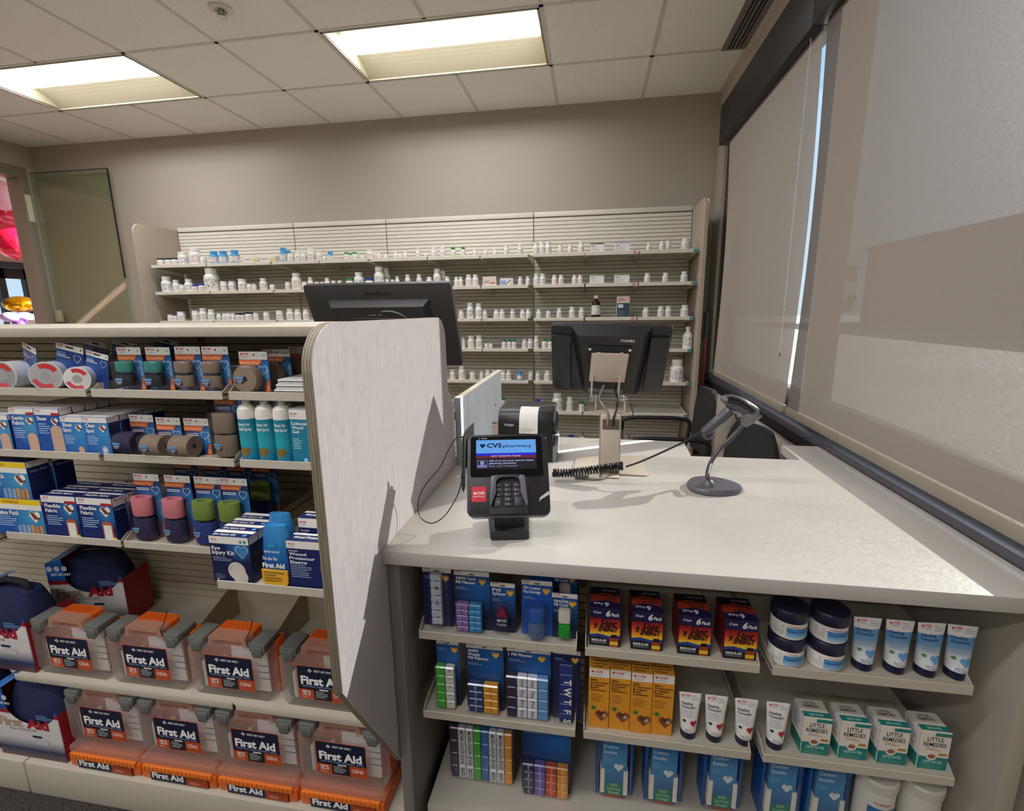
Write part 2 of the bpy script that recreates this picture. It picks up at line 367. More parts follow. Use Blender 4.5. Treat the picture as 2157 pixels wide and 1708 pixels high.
gp = MB(); gp.add([(WX1-.05, -1.6, .93), (WX1-.05, 3.6, .93), (WX1-.05, 3.6, 2.56), (WX1-.05, -1.6, 2.56)], [(0, 1, 2, 3)], mat('e6f2f0', .02, kind='glass', tint='f4faf8')); gp.build('pane', bpy.data.objects['window_1'])
b = MB(); b.box(.834, XW+.02, -1.6, 3.74, .905, .935, M_SILL, .003); b.box(XW-.008, XW+.02, -1.6, 3.74, .84, .905, M_BLACK); struct('trim_2', b)
# blind cassette and blinds
M_SH = mat('7a726a', .8, kind='shade', a=.885, tl=.07)
def blind(name, x, y0, y1, lab, casy0, casy1):
    t = thing('window_blind', lab, 'window blind', (x, (y0+y1)/2, 2.5), 0, 'roller blinds in the window'); c = -(y0+y1)/2
    k = MB(); k.box(.80-x, XW-x-.001, casy0+c, casy1+c, -.045, .19, M_BLACK, .004); k.build('cassette', t, label='dark box housing the roll')
    zb = .992-2.5; n = 24
    f = MB(); vs = []; fs = []
    for i in range(n+1):
        y = y0+(y1-y0)*i/n
        for q in range(9):
            z = -.04+(zb+.04)*q/8; e = min(y-y0, y1-y)
            vs.append((.018*math.exp(-e/.05)*math.sin(q/8*math.pi), y+c, z))
    for i in range(n):
        for q in range(8): fs.append((i*9+q, (i+1)*9+q, (i+1)*9+q+1, i*9+q+1))
    f.add(vs, fs, M_SH); f.build('fabric', t, sharp=180)
    h = MB(); h.box(-.008, .008, y0+c, y1+c, zb-.035, zb, mat('8f8676', .6), .003); h.build('hem_bar', t, label='beige weighted hem bar')
    return t
t1 = blind('a', .845, -1.5, 2.195, 'large light grey roller blind nearest the viewer, glowing with sky light', -1.6, 2.212)
t2 = blind('b', 0.845, 2.228, 3.50, 'narrower grey roller blind at the far end by the back wall', 2.216, 3.60)
ch = MB(); z = 2.44
while z > 1.22: ch.lathe([(0, z-.0026), (.0022, z-.0018), (.0027, z), (.0022, z+.0018), (0, z+.0026)], mat('d8cfd0', .3), (.822, 2.275), 6); z -= .0075
ch.lathe([(0, 1.20), (.004, 1.205), (.004, 1.215), (0, 1.22)], mat('777070', .4), (.822, 2.275), 8)
tag(ch.build('bead_chain'), 'thin white bead chain hanging beside the gap between the two blinds', 'bead chain')
# linear vent
t = thing('air_vent', 'long slotted air vent in the ceiling beside the window wall', 'air vent', (.79, 1.9, ZCEIL))
k = MB(); k.box(-.068, .068, -1.45, 1.45, -.006, .0, mat('7d756d', .5)); k.build('frame', t)
for x in (-.022, .022):
    k = MB(); k.box(x-.014, x+.014, -1.43, 1.43, -.0075, -.006, mat('141214', .8)); k.box(x-.003, x+.003, -1.43, 1.43, -.010, -.0075, mat('8a8279', .4)); k.build('slot', t)
# sprinkler
p = up(465, 18, 2, ZCEIL)
t = thing('fire_sprinkler', 'small round recessed fire sprinkler in the ceiling between the two lights', 'sprinkler', (p.x, p.y, ZCEIL))
k = MB(); k.lathe([(.055, -.001), (.053, -.008), (.030, -.010), (.030, -.004)], mat('d8d4c8', .4), n=24); k.build('plate', t)
k = MB(); k.lathe([(.016, -.004), (.014, -.03), (.006, -.034), (.024, -.038), (.024, -.040), (0, -.041)], mat('b9b5aa', .25, .8), n=12)
for a in range(4): k.tube([(.018*math.cos(a*1.57), .018*math.sin(a*1.57), -.008), (.02*math.cos(a*1.57), .02*math.sin(a*1.57), -.038)], .0022, mat('b9b5aa', .25, .8), 6)
k.build('deflector', t)
# glass door leaf at left
t = thing('glass_door', 'clear greenish glass door leaf standing open in front of the back wall', 'glass door', (-5.03, 3.88, 0))
k = MB(); k.box(.01, .82, -.006, .006, .02, 2.665, mat('cfe0d2', .03, kind='glass', tint='f2f7ee')); k.build('pane', t)
k = MB(); k.box(.82, .827, -.0065, .0065, 1.74, 2.665, mat('1c2420', .3)); k.box(.01, .82, -.0065, .0065, 2.665, 2.671, mat('44504a', .3)); k.build('edge', t, label='dark polished edge')
for z in (.3, 1.40):
    k = MB(); k.box(-.01, .06, -.015, .015, z-.05, z+.06, mat('b5a98f', .4), .003); k.build('hinge', t)
# ---------------- the neighbouring room seen through the doorway
b = MB(); bw = mat('d9b3a6', .8)
b.box(-9.1, -9.0, 2.0, 7.6, 2.15, 3.1, bw); b.box(-9.1, -9.0, 2.0, 7.6, 0, .5, bw)
b.box(-9.1, XL-.12, 7.6, 7.7, 0, 3.1, bw); b.box(-9.1, XL-.12, YW+1.3, 7.7, -.05, 0, mat('6d655c', .9)); b.box(-9.1, XL-.12, 1.2, 7.7, 3.1, 3.15, mat('e5d9cf', .9))
b.box(-9.1, XL-.12, 1.1, 1.2, 0, 3.1, bw); b.box(-9.1, -9.0, 1.1, 2.0, 0, 3.1, bw); b.box(-9.1, XL-.12, 1.1, YW+1.4, -.05, 0.001, mat('6d655c', .9)); struct('wall_far', b)
b = MB()
for y in [2.0+.35*i for i in range(17)]: b.box(-9.06, -8.98, y, y+.09, .5, 2.15, M_BLACK)
b.box(-9.06, -8.98, 2.0, 7.6, 1.98, 2.15, M_BLACK); b.box(-8.98, -8.6, 2, 7.6, 2.12, 2.2, M_BLACK); struct('window_2', b)
def balloon(x, y, z, r, m, lab, grp, flat=1.0, name='balloon'):
    t = thing(name, lab, 'balloon', (x, y, z), 0, grp); k = MB()
    k.lathe([(r*math.sin(math.pi*q/12), -r*flat*math.cos(math.pi*q/12)) for q in range(13)], m, n=20); k.build('envelope', t)
    k = MB(); k.lathe([(.002, -r*flat-.02), (.012, -r*flat-.018), (.004, -r*flat+.004)], m, n=8); k.build('knot', t)
def bal(px, py, X, rp, *a, **k):
    p = up(px, py, 0, X); balloon(p.x, p.y, p.z, rp/F_*(p-CAM).dot(AF), *a, **k)
pk, rd, lv, gd = mat('d9a0b4', .3), mat('c0102f', .2), mat('b89bd8', .3), mat('c08a10', .18, .9)
bal(5, 412, -6.7, 30, pk, 'translucent pink balloon, upper one of the pair over the red ones', 'pink balloons')
bal(40, 392, -7.6, 22, mat('e6bcc0', .35), 'pale pink balloon behind, topmost beside the door jamb', 'pink balloons')
bal(-8, 462, -7.1, 40, rd, 'big red balloon just below the pink one', 'red balloons')
bal(42, 462, -7.2, 28, rd, 'smaller red balloon tucked against the door jamb', 'red balloons')
bal(28, 508, -6.5, 36, mat('cf1338', .12), 'big glossy red balloon at the bottom of the cluster', 'red balloons')
bal(43, 641, -6.8, 28, gd, 'shiny gold foil balloon above the lavender ones', 'foil balloons', flat=.6)
for i, (x, y, l) in enumerate([(20, 668, 'leftmost small lavender balloon under the gold foil one'), (52, 668, 'middle small lavender balloon under the gold foil one'), (84, 668, 'rightmost small lavender balloon under the gold foil one')]): bal(x, y, -6.7, 15, lv, l, 'lavender balloons', flat=.7)
for i, (x, l) in enumerate([(42, 'left deep violet balloon at the base of the bunch'), (62, 'right deep violet balloon at the base of the bunch')]): bal(x, 683, -6.6, 9, mat('7d45c0', .3), l, 'lavender balloons')
p = up(85, 679, 0, -6.0); t = MB(); t.box(-6.1, -5.8, p.y-.05, p.y+.12, .002, p.z+.03, mat('e8e2d5', .5), .005); tag(t.build('display_stand'), 'low cream display stand beyond the doorway by the balloons', 'stand')
# ---------------- outside the window
b = MB(); b.box(XW+.3, 90, -60, 90, -.3, -.2, mat('8f8c88', .9, kind='cloudy', c2='7d7a76', sc=.3)); struct('ground', b)
def bld(px0, px1, ytop, X, m, lab):
    a = up(px0, ytop, 0, X); c = up(px1, ytop, 0, X); y0, y1 = sorted((a.y, c.y)); k = MB()
    k.box(X, X+8, y0, y1, -.2, a.z, m); k.box(X-.3, X+8.3, y0-.3, y1+.3, a.z, a.z+.25, m); t = thing('building', lab, 'building', (0, 0, 0), 0, 'buildings across the road'); k.build('shell', t)
dk = mat('57524f', .8)
a = up(1830, 530, 0, 26); c = up(2157, 456, 0, 14)
rz_ = up(2000, 492, 0, 26).z; k = MB(); k.box(26, 36, -20, a.y, -.2, rz_, dk); k.box(25.6, 36.4, -20.4, a.y+.4, rz_, rz_+.25, dk); t = thing('building', 'long low dark building seen through the near blind', 'building'); k.build('shell', t)
k = MB(); k.lathe([(.01, 0), (.16, .2), (.14, 2.2), (0, 2.3)], dk, n=8); q = up(1775, 545, 0, 24)
t = thing('tree', 'blurred small dark tree left of the long building outside', 'tree', (q.x, q.y, -.2)); k.build('trunk', t)
k = MB(); rn = random.Random(3)
for _ in range(14):
    x, y, z, r = rn.uniform(-1, 1), rn.uniform(-1.2, 1.2), rn.uniform(1.6, q.z), rn.uniform(.4, .7); k.lathe([(r*math.sin(math.pi*i/6), z-r*math.cos(math.pi*i/6)) for i in range(7)], mat('46473f', .9), (x, y), 9)
k.build('crown', t)
# ================================================================ counters and shelving
ZT = .914
M_LAM = mat('c6c0b8', .42, kind='cloudy', c2='bbb4ab', sc=3); M_PLAM = mat('cdc5c6', .5, kind='grain', c2='b9b1b2', sx=(3, 6, .12))
M_PLYE = mat('a89c86', .55, kind='grain', c2='776c5a', sx=(9, .2, .2)); M_GREYP = mat('8d8683', .5, kind='grain', c2='7a7472', sx=(3, 6, .12))
M_COREP = mat('c9bfae', .5)
# worktop with a notch cut out of its far edge
out = [(-.434, .888), (.832, .888), (.832, 1.85), (.705, 1.85), (.70, 1.665), (.347, 1.665), (.36, 1.855), (-.408, 1.875), (-.408, 1.472), (-.434, 1.472)]
b = MB(); b.prism(out, 'xy', ZT-.032, ZT, M_LAM, .0025)
o = b.build('worktop'); tag(o, 'pale beige laminate worktop with a notch cut from its far edge, beside the window', 'counter top')
# the display base below it
t = thing('counter_cabinet', 'grey counter base with product shelves under the pale worktop', 'counter', (0, 0, 0))
zt = ZT-.033
b = MB(); b.box(-.433, -.405, .905, 1.40, 0, zt, M_GREYP, .0015); b.build('side_panel', t)
b = MB(); b.box(.800, .831, .905, 1.40, 0, zt, mat('a89f90', .7), .0015); b.build('side_panel', t)
b = MB(); b.box(-.405, .80, 1.26, 1.32, 0, zt, mat('8f877a', .7)); b.build('back_panel', t)
b = MB()
z = .20
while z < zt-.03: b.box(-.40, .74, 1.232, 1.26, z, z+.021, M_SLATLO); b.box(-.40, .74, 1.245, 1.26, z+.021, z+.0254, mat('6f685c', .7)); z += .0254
b.build('slatted_panel', t)
b = MB(); b.box(-.385, .74, .935, 1.245, .02, .195, mat('b9b2a4', .5), .004); b.build('base_deck', t)
b = MB(); b.box(.74, .80, 1.2, 1.27, 0, zt, mat('7b7366', .8)); b.build('filler_strip', t)
def tray(par, x0, x1, z, yf, yb, nm='shelf', m=None, lip=.0, lh=.0):
    """pusher tray: thin floor, turned-down front edge, rounded side cheeks rising to the back"""
    m = m or M_SHELL; k = MB()
    k.box(x0, x1, yf, yb, z-.003, z, m); k.box(x0, x1, yf-.003, yf, z-.013, z+.008+lh, m, .0012, 1)
    for x in (x0, x1-.002): k.prism([(yf, z-.011), (yf, z+.006), (yf+.02, z+.02), (yb-.02, z+.02), (yb, z+.03), (yb, z-.04), (yb-.03, z-.04), (yf+.05, z-.012)], 'yz', x, x+.002, m)
    return k.build(nm, par)
UZ = [.690, .476]
UX = [(-.378, -.017), (.001, .357), (.381, .742)]
for z in UZ:
    for x0, x1 in UX: tray(t, x0, x1, z, .93, 1.235)
# tall privacy panel between the shelving and the counter
pr = [(.692, .735), (.692, 1.325)]
for q in range(7): a = math.pi-q*math.pi/12; pr.append((.692+.078+.078*math.cos(a), 1.325+.076*math.sin(a)))
for q in range(7): a = math.pi/2-q*math.pi/12; pr.append((1.335+.070*math.cos(a), 1.329+.070*math.sin(a)))
pr += [(1.405, 1.22), (1.408, 1.19), (1.42, 1.168), (1.465, 1.135), (1.468, 1.12), (1.468, .34), (.918, .34)]
t = thing('privacy_panel', 'tall rounded grey-white laminate partition panel between shelving and counter', 'partition panel', (-.434, 0, 0))
b = MB(); b.prism(pr, 'yz', -.0012, -.0002, M_PLAM); b.build('laminate_face', t, label='pale brushed laminate face')
b = MB(); b.prism(pr, 'yz', -.0192, -.0012, M_PLYE)
n = len(pr)
for q in range(n):                                              # plywood plies proud of the edge
    (ya, za), (yb, zb) = pr[q], pr[(q+1) % n]; d = Vector((yb-ya, zb-za)); nn = Vector((-d.y, d.x)).normalized()*.0006
    for x in (-.0165, -.0115, -.0065): b.add([(x, ya+nn.x, za+nn.y), (x+.0014, ya+nn.x, za+nn.y), (x+.0014, yb+nn.x, zb+nn.y), (x, yb+nn.x, zb+nn.y)], [(0, 1, 2, 3)], mat('8a7f6c', .6))
b.build('plywood_core', t, label='layered plywood edge')
t = thing('divider_panel', 'low grey divider panel behind the tall partition, sunlit on its front edge', 'divider panel', (-.434, 1.47, 0))
b = MB(); b.box(.0005, .020, 0, .72, ZT-.4 if False else .0, 1.138, mat('9a9ca3', .5, kind='grain', c2='8c8f96', sx=(3, 6, .12)), .001); b.build('panel', t)
b = MB(); b.box(0, .0205, 0, .72, 1.138, 1.142, M_COREP, .001); b.build('edge_band', t); b = MB(); b.box(.0203, .022, .56, .564, 1.0, 1.012, mat('6c6c70', .4)); b.build('screw_slot', t)
bpy.data.objects['divider_panel'].location.x = -.433
# pharmacist desk behind the shelving (mostly hidden)
b = MB(); b.box(-1.7, -.46, 1.46, 2.1, ZT-.035, ZT, M_LAM, .002); b.box(-1.68, -1.64, 1.5, 2.08, 0, ZT-.035, M_GREYP); b.box(-.52, -.48, 1.5, 2.08, 0, ZT-.035, M_GREYP)
tag(b.build('workstation_desk'), 'beige workstation desk behind the shelving carrying the big monitor', 'desk')
# ---------------------------------------------------------------- left product shelving
GXL, GXR = -3.2, -.456
t = thing('display_shelving', 'beige metal display shelving full of first aid goods at left', 'shelving', (0, 0, 0)); gond = t
b = MB(); b.box(GXL, GXR, 1.0, 1.43, 1.364, 1.388, mat('b5ab98', .5), .003); b.build('top_deck', t)
b = MB(); b.box(GXL, GXR, 1.39, 1.43, .0, 1.364, mat('8f8674', .7)); b.build('back_panel', t)
b = MB(); z = .13
while z < 1.35:
    b.box(GXL, GXR, 1.368, 1.39, z, z+.022, mat('b3a993', .55)); z += .0254
for x in (-1.24, -2.46): b.box(x-.012, x+.012, 1.364, 1.39, .12, 1.36, mat('9c927d', .5))
b.build('slatted_panel', t)
for x in (-1.24, -2.46):
    b = MB(); z = .16; b.box(x-.008, x+.008, 1.3630, 1.3640, .12, 1.35, mat('9c927d', .5))
    while z < 1.33: b.box(x-.003, x+.003, 1.3622, 1.3630, z, z+.012, mat('3c372f', .8)); z += .0254
    b.build('slotted_upright', t)
Z4 = up(560, 1235, 1, .872).z
GT = {1: (1.228, [(-1.66, -1.252), (-1.237, -.866), (-.850, -.470)]), 2: (1.060, [(-1.66, -1.249), (-1.235, -.858), (-.843, -.470)]), 3: (.818, [(-1.607, -1.232), (-1.223, -.905)]), 4: (Z4, [(up(460, 1235, 1, .87).x, -.470)])}
for q, (z, segs) in GT.items():
    for x0, x1 in segs: tray(t, x0, x1, z, 1.0 if q < 4 else .87, 1.365)
ZK = .384
b = MB(); b.box(-1.65, GXR, .97, 1.37, ZK-.004, ZK, M_SHELL, .001)
b.box(-1.65, -.935, .966, .97, ZK-.016, ZK+.004, M_SHELL, .001); b.box(-.925, GXR, .966, .97, ZK-.016, ZK+.004, M_SHELL, .001)
b.box(-1.22, GXR, 1.33, 1.345, ZK, ZK+.10, mat('b0a48b', .6)); b.build('shelf', t)
for x in (-.935, -.70, -1.20):
    b = MB(); b.prism([(1.05, ZK), (1.05, ZK+.03), (1.335, ZK+.13), (1.335, ZK)], 'yz', x, x+.002, mat('a79b83', .6)); b.build('divider', t)
ZD = .112
b = MB(); b.box(-1.645, GXR, .935, 1.39, .0, ZD, M_SHELL, .005); b.build('base_deck', t)
b = MB(); b.box(GXL, -1.649, .935, 1.39, .0, ZD, M_SHELL, .005); b.build('base_deck', t)
# a tray of the neighbouring bay at far left
tray(t, -2.05, -1.64, .80, .985, 1.365, m=M_SHELL)
# ---------------------------------------------------------------- back wall shelving
YF, YS = 3.50, 3.84
RZ = [1.797, 1.585, 1.352, 1.130, .893, .663, .40]
BX = [-3.56, -2.46, -1.647, -.452, .708]                       # bay edges
def bay(x0, x1, lab, trays, left=False, right=False):
    c = (x0+x1)/2; t = thing('wall_shelving', lab, 'shelving', (c, YS, 0), 0, 'shelving bays along the back wall'); m = mat('d6d0c0', .5)
    k = MB(); k.box(x0-c, x1-c, .02, .10, 0, 2.14, mat('a69f8e', .7)); k.build('back_panel', t)
    k = MB(); z = .12
    while z < 2.10: k.box(x0-c+.004, x1-c-.004, 0, .02, z, z+.0235, m); z += .0275
    k.box(x0-c+.004, x1-c-.004, -.004, .02, 2.105, 2.14, m, .004); k.build('slatted_panel', t)
    for zi, z in enumerate(RZ):
        for a, e in trays:
            h = MB(); h.box(a-c, e-c, YF-YS, 0, z-.004, z, m); h.box(a-c, e-c, YF-YS-.003, YF-YS, z-.018, z+.006, m, .001, 1)
            for x in (a-c, e-c-.002): h.prism([(YF-YS, z-.018), (0, z-.05), (0, z+.02), (YF-YS, z+.004)], 'yz', x, x+.002, m)
            h.build('shelf', t)
    for s, x in ((left, x0), (right, x1)):
        if s:
            d = -1 if s == 1 and x == x0 else 1; k = MB(); yf = 3.42-YS
            pr = [(yf+.09, 0), (yf, .55), (yf, 2.02)] + [(yf+.07-.07*math.cos(q*math.pi/12), 2.05+.07*math.sin(q*math.pi/12)) for q in range(1, 7)] + [(.10, 2.12), (.10, 0)]
            xa = x-c; k.prism(pr, 'yz', min(xa, xa+d*.022), max(xa, xa+d*.022), mat('a89c8b', .55), .002); k.build('end_panel', t)
    return t
bay(BX[0], BX[1], 'leftmost bay of the back wall shelving with a rounded end panel', [(-3.53, -3.03), (-3.02, -2.47)], left=1)
bay(BX[1], BX[2], 'second and narrowest bay of the back wall shelving', [(-2.45, -2.06), (-2.05, -1.66)])
bay(BX[2], BX[3], 'third bay of the back wall shelving, behind the big monitor', [(-1.64, -1.20), (-1.19, -.805), (-.797, -.455)])
bay(BX[3], BX[4], 'rightmost bay of the back wall shelving, next to the window corner', [(-.415, -.056), (-.046, .308), (.318, .69)], right=1)
# small shelf-edge tags
tm = {'p': mat('d67f9a', .5), 'g': mat('3c8f96', .4)}
for z, i in zip(RZ, range(6)):
    k = MB(); k.box(.665, .689, YF-.0045, YF-.0035, z-.016, z+.004, tm['g']); tag(k.build('shelf_tag'), 'teal price tag clipped at the right end of the %s back shelf from the top' % ORD[i], 'shelf tag', 'teal shelf tags')
for i in range(3):
    z = RZ[i]; k = MB(); k.box(.272, .292, YF-.0045, YF-.0035, z-.015, z+.003, tm['p']); tag(k.build('shelf_tag'), 'small pink tag on the %s back shelf from the top, below the boxes' % ORD[i], 'shelf tag', 'pink shelf tags')
# ================================================================ till equipment
BLK = mat('1d1b1d', .38); BLK2 = mat('2a2829', .5); GRYD = mat('57555b', .35); BEI = mat('cdbfae', .4); CHR = mat('c9c9cc', .2, .9); WHT = mat('f2efe8', .5); CRED = mat('c8102e', .5)
def frame_to(t, pb, pt, rz):
    """tilt so local +Z runs from pb towards pt after the yaw rz"""
    d = Matrix.Rotation(-rz, 3, 'Z') @ (pt-pb); a = math.atan2(d.y, d.z)
    t.matrix_world = Matrix.Translation(pb) @ Matrix.Rotation(rz, 4, 'Z') @ Matrix.Rotation(-a, 4, 'X'); return d.length
def part_at(mb, base, rz, M): mb.M = M; return mb
# ---------------- card terminal
pb = up(1072, 1086, 1, .955); pt = up(1068, 915, 1, 1.055); rz = math.radians(11)
bx = up(1072, 1120, 2, ZT)
t = thing('card_terminal', 'black card payment terminal with lit screen and red sticker on the worktop', 'card terminal', (bx.x, 1.02, ZT), rz)
Mi = Matrix.Translation((bx.x, 1.02, ZT)) @ Matrix.Rotation(rz, 4, 'Z')
d = Matrix.Rotation(-rz, 3, 'Z') @ (pt-pb); ang = math.atan2(d.y, d.z); Hh = d.length; Wd = .182
F = Mi.inverted() @ (Matrix.Translation(pb) @ Matrix.Rotation(rz, 4, 'Z') @ Matrix.Rotation(-ang, 4, 'X'))
def mb(): k = MB(); k.M = F; return k
def U(cx): return (cx-1038)/890*Wd
def V(cy): return (1105-cy)/835*Hh
def rr(x0, x1, z0, z1, r, n=5):
    return [(cx+r*math.cos(a+q*math.pi/2/n), cz+r*math.sin(a+q*math.pi/2/n)) for cx, cz, a in ((x1-r, z1-r, 0), (x0+r, z1-r, math.pi/2), (x0+r, z0+r, math.pi), (x1-r, z0+r, 1.5*math.pi)) for q in range(n+1)]
k = mb(); k.prism(rr(-Wd/2, Wd/2, 0, Hh, .014), 'xz', 0, .038, BLK, .003); k.build('housing', t)
k = mb(); k.prism(rr(-Wd/2-.0015, Wd/2+.0015, -.0015, Hh+.0015, .0155), 'xz', .012, .019, mat('d8d8dc', .25, .8)); k.build('rim', t, label='silver rim')
k = mb(); k.prism(rr(U(628), U(1425), V(718), V(290), .006), 'xz', -.0008, .001, mat('0b0b0d', .08)); k.build('glass_cover', t, label='glossy black glass')
scr = mb(); scr.frame((0, -.0012, 0)); E_ = lambda h, e=1.0: mat(h, kind='screen', e=e)
scr.rect(U(690), U(1357), V(640), V(345), E_('3a3640', .6), 0)
scr.rect(U(690), U(1357), V(472), V(330), E_('6aa6ea', .95), 1); scr.rect(U(690), U(1357), V(496), V(470), E_('2b35d8', .9), 1)
scr.rect(U(690), U(1357), V(524), V(496), E_('7a3a44', .7), 1)
dk = E_('22304c', .7); lt = E_('aeb4e0', .9)
scr.heart(U(762), V(392), .0062, dk, 2); scr.text(U(808), V(412), 'CVS', .0102, dk, 2, .035, w=.0345); scr.text(U(990), V(412), 'pharmacy', .0078, dk, 2, .01, w=.066)
scr.text(U(855), V(510), 'NEXT REGISTER PLEASE', .0034, E_('e8b8e0', .8), 2, .02, w=.067)
scr.text(U(832), V(560), 'Ask us to save your card for future', .0044, lt, 2, .02, w=.101); scr.text(U(832), V(587), 'pharmacy payments.', .0044, lt, 2, .02, w=.062); scr.text(U(832), V(614), 'Faster, easier, contact free', .0034, lt, 2, 0, w=.064)
scr.rect(U(702), U(812), V(622), V(545), E_('8f98d8', .6), 2); scr.rect(U(708), U(806), V(594), V(552), E_('3a3a58', .6), 3); scr.disk(U(757), V(574), .0044, lt, 4); scr.text(U(757), V(583), '$', .005, E_('3a3a58', .6), 5, .02, align='c')
scr.build('screen', t, label='lit display of the terminal')
k = mb(); k.frame((0, -.0012, 0)); k.text(U(745), V(318), 'Verifone', .0034, WHT, 1, w=.0135); k.disk(U(722), V(314), .002, mat('3a55c0', .4), 1); k.build('nameplate', t)
k = mb(); k.prism([(U(a), V(c)) for a, c in ((850, 715), (1215, 715), (1240, 740), (1250, 1090), (830, 1090), (835, 740))], 'xz', -.0035, .002, BLK2, .0015)
k.build('keypad_surround', t)
k = mb(); k.prism([(U(a), V(c)) for a, c in ((905, 800), (925, 745), (975, 715), (1100, 715), (1150, 745), (1168, 800), (1165, 880), (1220, 1025), (865, 1025), (915, 880))], 'xz', -.0042, -.003, mat('08080a', .5)); k.build('keypad_well', t)
k = mb(); k.prism([(U(a), V(c)) for a, c in ((1170, 715), (1215, 722), (1240, 1000), (1225, 1020), (1166, 875), (1172, 800), (1150, 745))], 'xz', -.016, -.003, mat('6a6672', .3), .001); k.build('privacy_shield', t, label='raised shield beside the keys'); k = mb()
k.prism([(U(a), V(c)) for a, c in ((900, 715), (858, 722), (838, 1000), (850, 1020), (912, 875), (900, 800), (925, 745))], 'xz', -.016, -.003, mat('55525c', .3), .001); k.build('privacy_shield', t, label='raised shield beside the keys')
k = mb(); k.prism([(U(a), V(c)) for a, c in ((858, 722), (900, 712), (1170, 712), (1212, 722), (1168, 790), (1150, 750), (1100, 732), (975, 732), (925, 750), (902, 790))], 'xz', -.015, -.003, mat('37353b', .35), .001); k.build('shield_arch', t)
kk = mat('3a3a40', .4); kt = mat('e8e4c8', .5)
keys = [[('1', ''), ('2', 'abc'), ('3', 'def')], [('4', 'ghi'), ('5', 'jkl'), ('6', 'mno')], [('7', ''), ('8', 'tuv'), ('9', '')]]
for ri, cy in enumerate((808, 855, 902)):
    for ci, cx in enumerate((945, 1035, 1132)):
        k = mb(); k.box(U(cx-36), U(cx+36), -.0065, -.004, V(cy+19), V(cy-19), kk, .0008); k.frame((0, -.0066, 0)); k.text(U(cx-24), V(cy+8), keys[ri][ci][0], .0028, kt, 1); k.text(U(cx+2), V(cy+8), keys[ri][ci][1], .0016, kt, 1); k.build('key', t)
for cx, cy, w_, h_, s_ in ((930, 975, 40, 45, 'X'), (1037, 950, 38, 20, '0'), (1037, 998, 40, 18, '<'), (1145, 970, 42, 45, '-')):
    k = mb(); k.box(U(cx-w_), U(cx+w_), -.0065, -.004, V(cy+h_), V(cy-h_), kk, .0008); k.frame((0, -.0066, 0)); k.text(U(cx), V(cy+10), s_, .0042, kt, 1, align='c', sx=2 if s_ == '-' else 1); k.build('key', t)
k = mb(); k.prism(rr(U(642), U(798), V(965), V(812), .003), 'xz', -.0006, .001, mat('d81f34', .35)); k.frame((0, -.0007, 0)); k.heart(U(678), V(880), .0034, WHT, 1); k.text(U(700), V(893), 'CVS', .0062, WHT, 1, .03, w=.0165); k.text(U(662), V(918), 'pharmacy', .0042, WHT, 1, 0, w=.0245); k.build('sticker', t, label='red square pharmacy sticker')
k = mb(); k.frame((0, -.0006, 0)); k.poly([(U(1368), V(980)), (U(1375), V(935)), (U(1475), V(870)), (U(1482), V(905)), (U(1385), V(955))], mat('c8c8cc', .3), 1); k.build('card_slot', t)
k = mb(); k.box(-Wd/2-.011, -Wd/2-.001, .004, .022, V(600), V(300), BLK2, .002); k.build('stylus_holder', t)
k = mb(); sx = -Wd/2-.008; k.tube([(sx, -.004, V(290)), (sx, -.004, V(800)), (sx, -.004, V(840)), (sx, -.004, V(868))], [.0045, .0045, .003, .0006], BLK, 10); k.build('stylus', t)
k = MB(); z0 = 0
k.prism([(-.043, -.050), (.043, -.050), (.050, .06), (-.050, .06)], 'xy', 0, .024, BLK2, .006); k.prism([(-.034, -.030), (.034, -.030), (.034, .04), (-.034, .04)], 'xy', .02, .085, BLK2, .004); k.build('pedestal', t)
# stylus cord
pts = [(975, 922, 1.03), (966, 918, 1.02), (952, 935, 1.01), (938, 962, 1.0), (925, 987, 1.0), (905, 1010, 1.0), (888, 1035, 1.0), (880, 1062, 1.0), (884, 1086, .995), (897, 1099, .99), (915, 1101, .985), (935, 1088, .98), (952, 1065, .975), (965, 1040, .975), (972, 1015, .975), (972, 1000, .975)]
def catmull(P, n=5):
    P = [Vector(p) for p in P]; out = []
    for i in range(len(P)-1):
        a, b_, c, d_ = P[max(i-1, 0)], P[i], P[i+1], P[min(i+2, len(P)-1)]
        for q in range(n): u = q/n; out.append(.5*((2*b_)+(c-a)*u+(2*a-5*b_+4*c-d_)*u*u+(3*b_-a-3*c+d_)*u**3))
    return out+[P[-1]]
cp = [up(x, y, 1, z) for x, y, z in pts]
for p in cp: p.z = max(p.z, ZT+.002)
k = MB(); k.M = Mi.inverted(); k.tube(catmull(cp), .0013, BLK, 6); k.build('stylus_cord', t, label='thin black looping cord')
# ---------------- receipt printer
px_ = up(1111, 975, 2, ZT); y0 = 1.535; hw = .092
t = thing('receipt_printer', 'black receipt printer with a strip of printed paper over its top', 'receipt printer', (-.205, 1.62, ZT))
c = -.205; yf = -.085; tz = up(1110, 864, 1, 1.55).z-ZT
prof = [(yf, .0), (yf, tz-.055)] + [(yf+.045-.045*math.cos(q*math.pi/12), tz-.045+.045*math.sin(q*math.pi/12)) for q in range(1, 7)] + [(.085, tz), (.085, 0)]
k = MB(); k.prism(prof, 'yz', -.098, .085, BLK, .003); k.build('housing', t)
k = MB(); k.prism([(yf+.002, .0), (yf+.002, .055), (-.04, .065), (.085, .065), (.085, 0)], 'yz', .085, .098, mat('7b8086', .4), .002); k.build('side_cover', t, label='grey lower side cover')
k = MB(); k.M = Matrix.Translation((.086, -.045, tz-.045)) @ Matrix.Rotation(math.pi/2, 4, 'Y'); k.lathe([(.040, 0), (.040, .010), (.032, .014), (0, .014)], mat('262427', .4), n=24); k.build('roll_knob', t)
k = MB(); vs = []; pw_ = .031; pcx = .005
